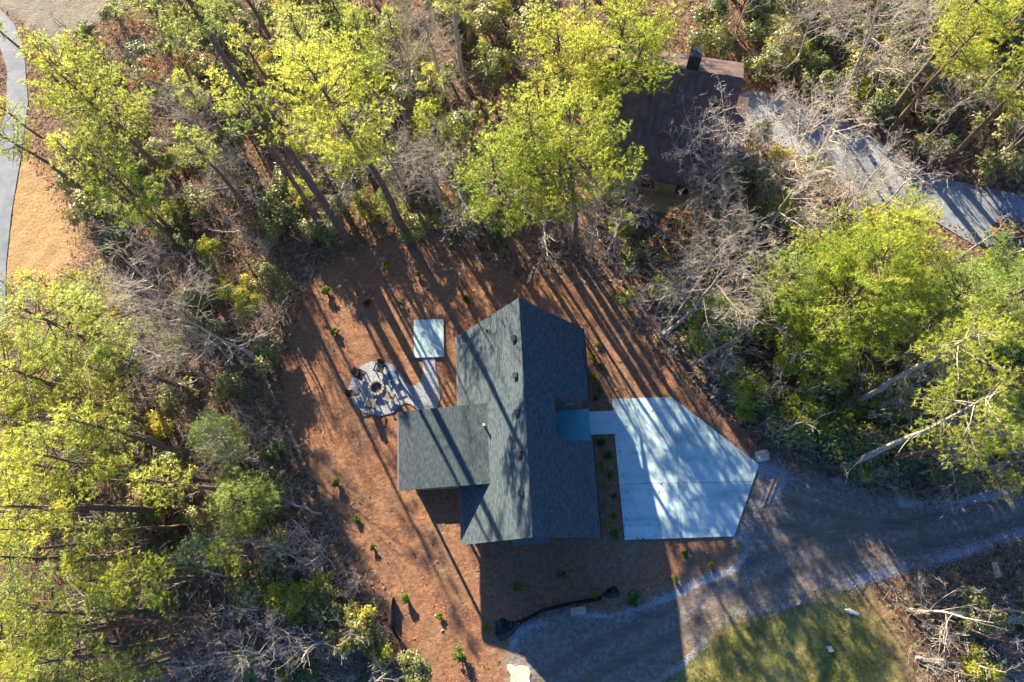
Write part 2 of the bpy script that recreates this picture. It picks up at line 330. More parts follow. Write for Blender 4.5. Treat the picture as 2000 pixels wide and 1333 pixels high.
# ------------------------------------------------------------------ ground
def build_ground():
    st = .25; xs = np.arange(-60, 56 + st, st); ys = np.arange(-17, 66 + st, st)
    X, Y = np.meshgrid(xs, ys); nx, ny = len(xs), len(ys)
    Z = gz(X, Y)
    sd = {k: sdist(p, X, Y) for k, p in dict(yard=YARD, lawn=LAWN, grass=GRASS, grey=GREYLAWN, drive=DRIVE).items()}
    hard = np.maximum.reduce([sdist(p, X, Y) for p in (CDRIVE, WALK, PATIO, ROAD, NPAVE)])
    Z = np.where(hard > -.4, np.minimum(Z, -.02), Z)
    Z = np.where(sd['drive'] > 0, Z * .5, Z)
    m = {k: np.clip(v / 2.4 + .5, 0, 1) for k, v in sd.items()}
    m['lawn'] = np.clip(sd['lawn'] / 5 + .5, 0, 1); m['grass'] = np.clip(sd['grass'] / 5 + .5, 0, 1)
    m['drive'] = np.clip(sd['drive'] / 2.0 + .5, 0, 1)
    g = np.zeros(X.shape)
    for ln, hw in GLINES:
        g = np.maximum(g, np.clip(1.0 - .62 * ldist(poly(ln), X, Y) / hw, 0, 1))
    g = np.where(g > .02, g * .9, 0)
    # irregular windrow strength
    g *= np.clip(.72 + .35 * wob(X, Y, 1.1), 0, 1)
    a = np.stack([m['yard'], m['lawn'], m['grass'], np.ones_like(X)], -1).reshape(-1, 4)
    ctr = poly([(2100, 955), (2000, 988), (1900, 1022), (1780, 1046), (1640, 1060), (1540, 1092), (1420, 1150), (1300, 1222), (1150, 1295), (1060, 1350)]); ctr2 = poly([(1470, 985), (1560, 1010), (1680, 1045), (1780, 1046)])
    trk = np.maximum(np.exp(-((ldist(ctr, X, Y) - .85) / .38) ** 2), .8 * np.exp(-((ldist(ctr2, X, Y) - .85) / .38) ** 2))
    b = np.stack([m['drive'], m['grey'], g, trk], -1).reshape(-1, 4)
    V = np.stack([X, Y, Z], -1).reshape(-1, 3)
    i = np.arange((ny - 1) * (nx - 1)); q = i // (nx - 1) * nx + i % (nx - 1)
    F = np.stack([q, q + 1, q + nx + 1, q + nx], -1)
    cx = V[F].mean(1); wv = .5 * wob(cx[:, 0], cx[:, 1], 1.7)
    S = lambda k: sd[k].reshape(-1)[F[:, 0]] + wv
    zone = np.zeros(len(F), int); zone[S('yard') > 0] = 1; zone[S('lawn') > 0] = 2; zone[S('grass') > 0] = 3; zone[S('grey') > 0] = 4; zone[S('drive') > 0] = 5
    for k, nm in enumerate(['forest_floor', 'yard', 'lawn', 'grass_verge', 'shaded_lawn', 'gravel_driveway']):
        f = F[zone == k]; u, inv = np.unique(f, return_inverse=True)
        o = obj_np(nm, V[u], inv.reshape(-1, 4), MATS['ground'], smooth=True)
        for an, arr in (('zone_a', a), ('zone_b', b)):
            at_ = o.data.attributes.new(an, 'FLOAT_COLOR', 'POINT'); at_.data.foreach_set('color', arr[u].astype(np.float32).ravel())
        tag(o, kind='structure')
    # the land beyond the frame, out to the horizon
    x0, x1, y0, y1 = xs[0], xs[-1], ys[0], ys[-1]; B = 1500
    P = [(x0, y0), (x1, y0), (x1, y1), (x0, y1), (-B, -B), (B, -B), (B, B), (-B, B)]
    o = obj_np('terrain', [(x, y, -.06) for x, y in P], [(4, 5, 1, 0), (5, 6, 2, 1), (6, 7, 3, 2), (7, 4, 0, 3)], MATS['ground'])
    tag(o, kind='structure')
build_ground()

def inset_sheet(name, P, z, mat, th=.12, **k):
    return tag(MB().prism(P, z - th, z).build(name, MATS[mat], **k), kind='structure')
inset_sheet('road', ROAD, .03, 'asphalt')
inset_sheet('neighbour_driveway', NPAVE, .03, 'neighbour_paving')
inset_sheet('gravel_patio', PATIO, .035, 'gravel')
inset_sheet('concrete_pad', PAD, .12, 'concrete', th=.2)

# the concrete parking apron: joint bed + slabs cut by saw joints
def clip(P, a, n):
    out = []
    for i in range(len(P)):
        p, q = P[i], P[(i + 1) % len(P)]; dp, dq = (p - a) @ n, (q - a) @ n
        if dp >= 0: out.append(p)
        if dp * dq < 0: out.append(p + (q - p) * dp / (dp - dq))
    return out
bed = inset_sheet('parking_apron', CDRIVE, .05, 'concrete_edge', th=.15)
A0 = at(1213, 946)[:2]; A1 = at(1470, 941)[:2]; e1 = (A1 - A0) / np.linalg.norm(A1 - A0); n1 = np.array([-e1[1], e1[0]])
B0 = at(1316, 776)[:2]; B1 = at(1331, 1052)[:2]; e2 = (B1 - B0) / np.linalg.norm(B1 - B0); n2 = np.array([-e2[1], e2[0]])
for s1 in (1, -1):
    for s2 in (1, -1):
        g = .016; Q = clip(list(CDRIVE), A0 + n1 * s1 * g, n1 * s1); Q = clip(Q, B0 + n2 * s2 * g, n2 * s2)
        if len(Q) > 2: MB().prism(Q, .0, .085).build('slab', MATS['concrete'], bed)
inset_sheet('walkway', WALK, .08, 'concrete', th=.15)

# ------------------------------------------------------------------ the cabin
HZE, HZR = 3.4, 8.1
cTL, cTR, cBL, cBR = at(890, 655, HZE), at(1140, 645, HZE), at(905, 1065, HZE), at(1172, 1050, HZE)
v_ax = ((cTL - cBL) + (cTR - cBR))[:2]; v_ax /= np.linalg.norm(v_ax); u_ax = np.array([v_ax[1], -v_ax[0]])
HROT = math.atan2(u_ax[1], u_ax[0]); HC = (cTL + cTR + cBL + cBR)[:2] / 4
def loc(p): d = np.asarray(p)[:2] - HC; return d @ u_ax, d @ v_ax
hw = (loc(cTR)[0] + loc(cBR)[0] - loc(cTL)[0] - loc(cBL)[0]) / 4; vT = (loc(cTL)[1] + loc(cTR)[1]) / 2; vB = (loc(cBL)[1] + loc(cBR)[1]) / 2
uR = (loc(at(1015, 582, HZR))[0] + loc(at(1037, 1050, HZR))[0]) / 2
vRT = loc(at(1015, 582, HZR))[1]; vRB = loc(at(1037, 1050, HZR))[1]
print('cabin', hw, vT, vB, 'ridge', uR, vRT, vRB)
house = tag(empty('cabin', (HC[0], HC[1], 0), HROT), 'cabin with dark shingled gable roof in the middle of the clearing', 'house')
hz = lambda u: HZE + (HZR - HZE) * ((u + hw) / (uR + hw) if u < uR else (hw - u) / (hw - uR))
# entry notch in the right slope
nu = loc(at(1083, 765, hz(1.9)))[0]; nu = (nu + loc(at(1087, 850, hz(1.9)))[0]) / 2
nvt = loc(at(1150, 783, HZE))[1]; nvb = loc(at(1152, 862, HZE))[1]
print('notch', nu, nvt, nvb)
T = .16
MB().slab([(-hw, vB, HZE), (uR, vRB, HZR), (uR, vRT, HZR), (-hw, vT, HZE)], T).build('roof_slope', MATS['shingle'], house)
pr = lambda v_, u: v_  # readability
def edge_v(u, top):
    f = (hw - u) / (hw - uR); return (vT + (vRT - vT) * f) if top else (vB + (vRB - vB) * f)
rs = MB()
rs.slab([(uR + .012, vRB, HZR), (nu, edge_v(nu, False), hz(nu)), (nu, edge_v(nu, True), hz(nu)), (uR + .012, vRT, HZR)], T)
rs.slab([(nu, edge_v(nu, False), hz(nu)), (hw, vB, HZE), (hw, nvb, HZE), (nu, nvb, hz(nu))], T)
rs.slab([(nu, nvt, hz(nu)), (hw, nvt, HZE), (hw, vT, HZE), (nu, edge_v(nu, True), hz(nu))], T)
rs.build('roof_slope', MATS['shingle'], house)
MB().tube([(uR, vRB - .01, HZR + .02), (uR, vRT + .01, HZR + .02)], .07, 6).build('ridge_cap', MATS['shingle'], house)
# walls under the roof
I = .45
wl_ = MB()
def wallbox(u0, u1, v0, v1, z0, z1): wl_.prism([(u0, v0), (u1, v0), (u1, v1), (u0, v1)], z0, z1)
wallbox(-hw + I, -hw + I + .15, vB + I, vT - I, -.3, HZE - .05)
wallbox(hw - I - .15, hw - I, vB + I, nvb - .35, -.3, HZE - .05); wallbox(hw - I - .15, hw - I, nvt + .05, vT - I, -.3, HZE - .05)
wallbox(nu - .15, nu, nvb - .35, nvt + .05, -.3, hz(nu) - T - .02)
wallbox(nu, hw - I - .15, nvt + .05, nvt + .2, -.3, HZE - .05); wallbox(nu, hw - I - .15, nvb - .5, nvb - .35, -.3, HZE - .05)
for v0, v1 in ((vB + I, vB + I + .15), (vT - I - .15, vT - I)):
    G = [(-hw + I + .15, -.3), (hw - I - .15, -.3), (hw - I - .15, HZE + .15), (uR, HZR - T - .08), (-hw + I + .15, HZE + .15)]
    wl_.add([(u, v0, z) for u, z in G] + [(u, v1, z) for u, z in G], [(0, 1, 2, 3, 4), (9, 8, 7, 6, 5)] + [(i, 5 + i, 5 + (i + 1) % 5, (i + 1) % 5) for i in range(5)])
for v0, v1 in ((nvt + .05, nvt + .2), (nvb - .5, nvb - .35)):   # cheeks of the entry notch, up to the roof
    e_ = hw - I - .15; G = [(nu + .001, HZE - .05), (e_, HZE - .05), (e_, hz(e_) - T - .02), (nu + .001, hz(nu) - T - .02)]
    wl_.add([(u, v0, z) for u, z in G] + [(u, v1, z) for u, z in G], [(0, 1, 2, 3), (7, 6, 5, 4)] + [(i, 4 + i, 4 + (i + 1) % 4, (i + 1) % 4) for i in range(4)])
wl_.build('wall', MATS['siding'], house)
for u, z, w_, h_ in ((-2.6, 1.6, 1.1, 1.3), (2.9, 1.6, 1.1, 1.3), (-.9, 5.2, 1.0, 1.3)):
    f = MB().box((u, vB + I - .03, z), (w_, .06, h_)).build('window', MATS['white_paint'], house); MB().box((u, vB + I - .07, z), (w_ - .16, .04, h_ - .16)).build('pane', MATS['window_glass'], f)
for u, z in ((-1.6, 1.9), (1.9, 1.9), (-1.2, 4.9), (1.5, 4.9)):
    f = MB().box((u, vT - I + .03, z), (2.2, .06, 2.0)).build('window', MATS['trim_dark'], house); MB().box((u, vT - I + .07, z), (2.04, .04, 1.84)).build('pane', MATS['window_glass'], f)
# recessed entry: floor, door, lamp, gutter pieces
MB().prism([(nu + .01, nvb - .34), (hw + .12, nvb - .34), (hw + .12, nvt + .04), (nu + .01, nvt + .04)], -.1, .14).build('porch_floor', MATS['porch_floor'], house)
d_ = MB().box((nu + .03, (nvt + nvb) / 2, 1.17), (.05, .95, 2.05)).build('door', MATS['trim_dark'], house); MB().box((nu + .075, (nvt + nvb) / 2 + .36, 1.15), (.04, .05, .18)).build('handle', MATS['flashing'], d_)
MB().box((nu + 1.1, nvt + .02, 2.5), (.7, .07, .45)).build('window', MATS['flashing'], house)
for v0, v1 in ((vB, nvb), (nvt, vT)): MB().box((hw + .06, (v0 + v1) / 2, HZE - .1), (.11, abs(v1 - v0) - .02, .11)).build('gutter', MATS['trim_dark'], house)
MB().box((-hw - .06, (vT + vB) / 2, HZE - .1), (.11, vT - vB - .02, .11)).build('gutter', MATS['vent_grey'], house)
# roof box vents just left of the ridge
for px, py in ((1005, 661), (1008, 733), (1011, 805), (1016, 887), (1020, 963)):
    u, v = loc(at(px, py, HZR - .35)); z = hz(u); s = math.atan2(HZR - HZE, uR + hw)
    b = MB(); b.box((0, 0, .06), (.32, .32, .12)).box((0, 0, .15), (.38, .38, .08))
    o = b.build('roof_vent', MATS['vent_dark'], house, bevel=.015); o.location = (u, v, z - .03); o.rotation_euler = (0, -s * .8, 0)
# the porch wing with its low shed roof
zj, zw = 5.55, 4.35
w1, w2, w3, w4 = loc(at(779, 805, zw)), loc(at(779, 958, zw)), loc(at(958, 945, zj)), loc(at(952, 787, zj))
uL = (w1[0] + w2[0]) / 2; vb_, vt_ = (w2[1] + w3[1]) / 2, (w1[1] + w4[1]) / 2
uj = -hw + (zj - HZE) / (HZR - HZE) * (uR + hw) + .05
print('wing', uL, vb_, vt_, uj)
MB().slab([(uL, vb_, zw), (uj, vb_, zj), (uj, vt_, zj), (uL, vt_, zw)], .2).build('wing_roof', MATS['shingle_wing_shaded'], house)
MB().box((uL - .065, (vb_ + vt_) / 2, zw - .1), (.12, vt_ - vb_ - .02, .12)).build('gutter', MATS['vent_grey'], house)
ww = MB()
for v in (vb_ + .4, vt_ - .4):
    ww.box(((uL + .4 - hw + .4) / 2, v, .45), (abs(uL + .4 + hw - .4), .1, 1.2))
ww.box((uL + .4, (vb_ + vt_) / 2, .45), (.1, vt_ - vb_ - .8, 1.2)); ww.build('wall', MATS['siding'], house)
ck = MB()   # cheek walls closing the wedge above the main roof
for v in (vb_ + .35, vt_ - .35):
    zs = lambda u: zw + (zj - zw) * (u - uL) / (uj - uL) - .22
    ua, ub = -hw + .3, uj - .35; G = [(ua, HZE - .3), (ub, hz(ub) - .1), (ub, max(zs(ub), hz(ub) - .05)), (ua, zs(ua))]
    ck.add([(a, v - .06, z) for a, z in G] + [(a, v + .06, z) for a, z in G], [(0, 1, 2, 3), (7, 6, 5, 4)] + [(i, 4 + i, 4 + (i + 1) % 4, (i + 1) % 4) for i in range(4)])
ck.build('wall', MATS['siding'], house)
for u in (uL + .4, (uL - hw) / 2 + .2):
    for v in (vb_ + .4, vt_ - .4): MB().box((u, v, 2.2), (.16, .16, 4.4 + (.0 if u < uL + 1 else .35))).build('post', MATS['siding'], house)
MB().prism([(uL + .3, vb_ + .3), (-hw + .5, vb_ + .3), (-hw + .5, vt_ - .3), (uL + .3, vt_ - .3)], -.3, .3).build('porch_deck', MATS['old_board'], house)
u, v = loc(at(946, 832, 5.6)); z = zw + (zj - zw) * (u - uL) / (uj - uL)
pipe = MB().tube([(u, v, z - .3), (u, v, z + .55)], .07, 10).build('vent_pipe', MATS['vent_grey'], house); MB().tube([(u, v, z + .5), (u, v, z + .60)], .085, 10).build('cap', MATS['white_paint'], pipe)
# little awning over the side door on the lower gable
a0, a1 = loc(at(1000, 1066, 2.7)), loc(at(1074, 1064, 2.7))
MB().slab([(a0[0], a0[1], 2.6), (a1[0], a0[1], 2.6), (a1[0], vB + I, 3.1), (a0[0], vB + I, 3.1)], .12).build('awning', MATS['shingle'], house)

# ------------------------------------------------------------------ the brown-roofed house behind the trees
def house2():
    r0, r1 = at(1212, 118, 7.8), at(1436, 152, 7.8); e0, e1 = at(1166, 332, 3.2), at(1392, 372, 3.2)
    ax = (r1 - r0)[:2]; ax = ax / np.linalg.norm(ax); ro = math.atan2(ax[1], ax[0]); nrm = np.array([-ax[1], ax[0]])
    c = (e0 + e1)[:2] / 2; Lh = 5.6; dep = ((r0 + r1)[:2] / 2 - c) @ nrm
    o = tag(empty('house', (c[0], c[1], 0), ro), 'neighbouring house with dark brown metal roof half hidden by trees', 'house')
    zr, ze = 7.9, 3.1; back = 2.3
    MB().slab([(-Lh, 0, ze), (Lh * .86, 0, ze), (Lh * .86, dep, zr), (-Lh, dep, zr)], .14).build('roof_slope', MATS['metal_roof'], o)
    MB().slab([(-Lh, dep + .01, zr), (Lh * .86, dep + .01, zr), (Lh * .86, dep + back, zr - 1.2), (-Lh, dep + back, zr - 1.2)], .14).build('roof_slope', MATS['metal_roof'], o)
    k = 0; x = -Lh + .3
    while x < Lh * .86 - .2:    # standing seams
        MB().slab([(x, .02, ze + .07), (x + .05, .02, ze + .07), (x + .05, dep - .05, zr + .06), (x, dep - .05, zr + .06)], .1).build('seam', MATS['metal_roof'], o); x += .62
    wl = MB(); I = .35
    for (x0, x1, y0, y1) in ((-Lh + I, Lh * .86 - I, I, I + .15), (-Lh + I, Lh * .86 - I, dep + back - .5, dep + back - .36), (-Lh + I, -Lh + I + .15, I + .16, dep + back - .51), (Lh * .86 - I - .15, Lh * .86 - I, I + .16, dep + back - .51)):
        wl.prism([(x0, y0), (x1, y0), (x1, y1), (x0, y1)], -.3, 6.55 if y0 > dep + 1 else 3.25)
    for x in (-Lh + I, Lh * .86 - I - .15):
        wl.add([(x + d, yy, z) for d in (0, .15) for yy, z in ((I + .16, 3.25), (dep + back - .51, 3.25), (dep, zr - .25))], [(0, 2, 1), (3, 4, 5), (0, 1, 4, 3), (1, 2, 5, 4), (2, 0, 3, 5)])
    wl.build('wall', MATS['tan_wall'], o)
    for x in (-3.2, -.4, 2.4):
        f = MB().box((x, I - .03, 1.9), (1.1, .06, 1.2)).build('window', MATS['siding'], o); MB().box((x, I - .07, 1.9), (.92, .04, 1.02)).build('pane', MATS['window_glass'], f)
    MB().box((1.0, dep + .5, 8.0), (.9, .9, 2.6)).build('chimney', MATS['vent_dark'], o)
    # low carport wing on its right
    MB().slab([(Lh * .86 + .01, dep * .55, 3.0), (Lh * 1.12, dep * .55, 3.0), (Lh * 1.12, dep + back, 2.8), (Lh * .86 + .01, dep + back, 2.8)], .12).build('carport_roof', MATS['metal_roof'], o)
    for yy in (dep * .55 + .2, dep + back - .2): MB().box((Lh * 1.12 - .2, yy, 1.35), (.12, .12, 2.75)).build('post', MATS['tan_wall'], o)
    # wall strip that is exposed below the eave
    MB().prism([(-Lh + .2, -1.2), (Lh * .8, -1.2), (Lh * .8, .36), (-Lh + .2, .36)], -.2, .45).build('deck', MATS['tan_wall'], o)
house2()

# ------------------------------------------------------------------ plant generators
def curve_pts(p0, d, L, n, up, r, jit=.12):
    P = [np.array(p0, float)]; d = np.array(d, float)
    for i in range(n):
        d = d + np.array([0, 0, up / n]) + r.normal(size=3) * jit; d /= np.linalg.norm(d); P.append(P[-1] + d * L / n)
    return np.array(P)
def gen_pine(seed, h, lean=(0, 0), cr=3.5, c0=.45, tl=.24, tw=.02, k=8, flat=0.0, dead=10, bend=1.3, dens=1.0):
    """returns trunk mesh (trunk, limbs, dead stubs) and crown mesh (needle tufts), base at origin"""
    r = np.random.default_rng(seed); lean = np.array([lean[0], lean[1]])
    ts = np.linspace(0, 1, 11); wv = np.cumsum(r.normal(size=(11, 2)) * .06, 0) * (h / 18); wv -= wv[0]; wv -= np.outer(ts, wv[-1])
    P = np.concatenate([lean[None] * (ts ** bend)[:, None] + wv, (ts * h)[:, None]], 1); P[0, 2] = -.25
    r0 = .045 + h * .0105; rad = r0 * (1 - ts) ** .75 + .025; rad[0] *= 1.25
    parts = [tube_np(P, rad, 7)]
    def trunk(t): return np.array([np.interp(t, ts, P[:, i]) for i in range(3)])
    S0 = []; S1 = []; Q0 = []; Q1 = []; TC = []; TA = []; TT = []
    def add_poly(pl, ra, rb):
        n = len(pl) - 1
        for i in range(n):
            S0.append(pl[i]); S1.append(pl[i + 1]); Q0.append(ra + (rb - ra) * i / n); Q1.append(ra + (rb - ra) * (i + 1) / n)
    for i in range(dead):
        t = r.uniform(.2, c0 + .1); a = r.uniform(0, 6.28); L = r.uniform(.5, 1.9)
        add_poly(curve_pts(trunk(t), (math.cos(a), math.sin(a), r.uniform(-.1, .4)), L, 2, .1, r, .2), .03, .012)
    z = c0; ph = r.uniform(0, 6.28)
    while z < .985:
        u = (z - c0) / (1 - c0)
        prof = (min(1.0, .5 + 1.6 * u) * (1 - u ** 2.6) + .10)
        nb = 3 if r.random() < .6 * dens else 2
        for b in range(nb):
            ph += 2.4 + r.normal() * .5; L = cr * prof * r.uniform(.55, 1.15)
            el = math.radians(-8 + 50 * u * u + r.normal() * 8)
            d = np.array([math.cos(ph) * math.cos(el), math.sin(ph) * math.cos(el), math.sin(el)])
            B = curve_pts(trunk(z) , d, L, 5, .35, r, .09); add_poly(B, .022 + .010 * L, .012)
            nt = max(3, int(L * 4.2)); tb = r.random()
            for j in range(nt):
                s = .28 + .72 * (j + r.random()) / nt; f = s * 5; i0 = min(4, int(f)); p = B[i0] + (B[i0 + 1] - B[i0]) * (f - i0)
                dd = B[i0 + 1] - B[i0]; dd /= np.linalg.norm(dd); side = np.cross(dd, (0, 0, 1)); side /= np.linalg.norm(side) + 1e-6
                td = dd * r.uniform(.3, .9) + side * (1 if j % 2 else -1) * r.uniform(.5, 1.1) + np.array([0, 0, r.uniform(-.1, .45) * (1 - flat)]); td /= np.linalg.norm(td)
                tl_ = (.25 + .30 * L * (1.15 - s)) * r.uniform(.7, 1.3)
                add_poly(np.array([p, p + td * tl_]), .011, .008)
                nn = max(2, int(tl_ / .13))
                for q in range(nn):
                    TC.append(p + td * tl_ * (q + 1) / nn + r.normal(size=3) * .07); TA.append(td + np.array([0, 0, .35])); TT.append(.42 * tb + .3 * u + .22 * r.random() + .12 * (q + 1) / nn)
            TC.append(B[-1]); TA.append(B[-1] - B[-2]); TT.append(.3 * tb + .3 * u + .4 * r.random())
        z += r.uniform(.30, .52) / h / max(dens, .4) * 1.0
    for q in range(6): TC.append(P[-1] + r.normal(size=3) * .12); TA.append(np.array([0, 0, 1.0])); TT.append(.9)
    parts.append(segs_np(S0, S1, Q0, Q1, 3))
    TA = np.array(TA); TA /= np.linalg.norm(TA, axis=1)[:, None]
    V, F, tt = blades(np.array(TC), TA, k, tl, tw, 1.15, r, np.clip(np.array(TT), 0, 1))
    return join_np(parts), (V, F, tt)
def gen_bare(seed, h, lean=(0, 0), spread=1.0, forks=1, detail=1.12, r0=None, tip=.0085, clear=.35, limb=1.0):
    """leafless hardwood: forking trunk, limbs, fine twigs"""
    r = np.random.default_rng(seed); S = ([], [], [], []); parts = []
    lean = np.array([lean[0], lean[1], 0.0]); r0 = r0 or (.04 + h * .0088)
    def add(pl, ra, rb):
        n = len(pl) - 1
        for i in range(n): S[0].append(pl[i]); S[1].append(pl[i + 1]); S[2].append(ra + (rb - ra) * i / n); S[3].append(ra + (rb - ra) * (i + 1) / n)
    def branch(p, d, L, ra, lev):
        n = 4 if lev < 2 else (3 if lev < 4 else 2)
        pl = curve_pts(p, d, L, n, .22 if lev < 3 else .10, r, .13 if lev < 2 else .2); rb = max(tip * .8, ra * .45)
        if lev == 0: return pl
        add(pl, ra, rb)
        if lev >= 4 or L < .32: return
        nb = int((3.2 + L * 1.0) * detail) if lev < 3 else int(3.5 * detail)
        for j in range(max(2, nb)):
            s = .25 + .75 * (j + r.random() * .8) / nb; s = min(s, .999); f = s * n; i0 = int(f); q = pl[i0] + (pl[i0 + 1] - pl[i0]) * (f - i0)
            dd = (pl[i0 + 1] - pl[i0]); dd /= np.linalg.norm(dd); o = np.cross(dd, rdirs(1, r)[0]); o /= np.linalg.norm(o) + 1e-6
            ang = r.uniform(.45, .95) * (spread if lev == 1 else 1)
            branch(q, dd * math.cos(ang) + o * math.sin(ang), L * r.uniform(.32, .6), max(tip, (ra + (rb - ra) * s) * .5), lev + 1)
    for fk in range(forks):
        off = np.zeros(3) if forks == 1 else np.array([math.cos(fk * 2.6 + seed), math.sin(fk * 2.6 + seed), 0]) * .25
        d = np.array([0, 0, h]) + lean + (off * h * .9 if forks > 1 else 0); L = np.linalg.norm(d) * (1 if fk == 0 else r.uniform(.75, .95)); d /= np.linalg.norm(d)
        pl = [off * .5 + np.array([0, 0, -.25])]; dd = d.copy(); n = 8
        for i in range(n):
            dd = dd + r.normal(size=3) * .07 + (d - dd) * .35; dd /= np.linalg.norm(dd); pl.append(pl[-1] + dd * L / n)
        pl = np.array(pl); rr = r0 * (1 if fk == 0 else .7) * (np.linspace(1, 0, n + 1) ** .8) + .015; rr[0] *= 1.25
        parts.append(tube_np(pl, rr, 6))
        nb = int((7 + h * .55) * detail)
        for j in range(nb):
            s = clear + (1 - clear) * (j + r.random()) / nb; s = min(s, .995); f = s * n; i0 = int(f); q = pl[i0] + (pl[i0 + 1] - pl[i0]) * (f - i0)
            a = r.uniform(0, 6.28); el = r.uniform(.25, .9)
            dv = np.array([math.cos(a) * math.cos(el), math.sin(a) * math.cos(el), math.sin(el)])
            branch(q, dv, h * r.uniform(.20, .36) * spread * (1.15 - .55 * (s - clear) / (1 - clear)), max(.016, np.interp(s, np.linspace(0, 1, n + 1), rr) * .42) * limb, 1)
    parts.append(segs_np(*S, 3))
    ends = np.array(S[1])
    return join_np(parts), ends
def gen_shrub(seed, h, rad, n=900, lf=(.24, .10), lobes=9, top=.35):
    """evergreen shrub: stems + leaf rosettes gathered on uneven lobes"""
    r = np.random.default_rng(seed); C = []; S0 = []; S1 = []; T = []; Nn = []
    lob = []
    for i in range(lobes):
        a = r.uniform(0, 6.28); q = rad * math.sqrt(r.random()) * .8; z = h * r.uniform(.45, .88) * (1 - .35 * (q / rad) ** 2)
        c = np.array([q * math.cos(a), q * math.sin(a), z]); lr = rad * r.uniform(.2, .42); lob.append((c, lr)); m = c * np.array([.4, .4, .5])
        S0 += [np.array([0, 0, -.2]), m]; S1 += [m, c]
        kk = n // lobes; d = rdirs(kk, r); d[:, 2] = np.abs(d[:, 2]) * 1.1 - .25; d /= np.linalg.norm(d, axis=1)[:, None]
        rr = lr * (r.uniform(.3, 1.1, kk) + .25 * np.abs(r.normal(size=kk))); p = c + d * rr[:, None] * np.array([1, 1, .8]); ok = p[:, 2] > .12
        C.append(p[ok]); Nn.append((d + np.array([0, 0, .8]) + r.normal(size=d.shape) * .35)[ok]); T.append((.2 + .5 * r.random(kk) + .3 * r.random())[ok])
        for s in range(4):
            e = c + rdirs(1, r)[0] * lr * .8; S0.append(c); S1.append(e)
    C = np.concatenate(C); Nn = np.concatenate(Nn); Nn /= np.linalg.norm(Nn, axis=1)[:, None]; T = np.clip(np.concatenate(T), 0, 1)
    m = len(S0); rr = np.where(np.arange(m) % 6 < 2, .035, .014)
    return segs_np(S0, S1, rr, rr * .7, 3), leaves(C, Nn, lf[0], lf[1], r, T)

PLANTS = []   # every plant: (root, x, y, short phrase, kind)
def plant(name, base, wood, woodmat, crown, crownmat, rz=0, scale=1.0, crown_name='crown', stem_name='trunk'):
    o = empty(name, (base[0], base[1], float(gz(base[0], base[1]))), rz); o.scale = (scale,) * 3
    if wood is not None: obj_np(stem_name, wood[0], wood[1], MATS[woodmat], o, smooth=False)
    if crown is not None: obj_np(crown_name, crown[0], crown[1], MATS[crownmat], o, tint=crown[2])
    return o
def copy_plant(src, base, rz, scale, sz=1.0):
    o = src.copy(); COL.objects.link(o); o.location = (base[0], base[1], float(gz(base[0], base[1]))); o.rotation_euler = (0, 0, rz); o.scale = (scale, scale, scale * sz)
    for ch in src.children:
        c = ch.copy(); COL.objects.link(c); c.parent = o
    return o

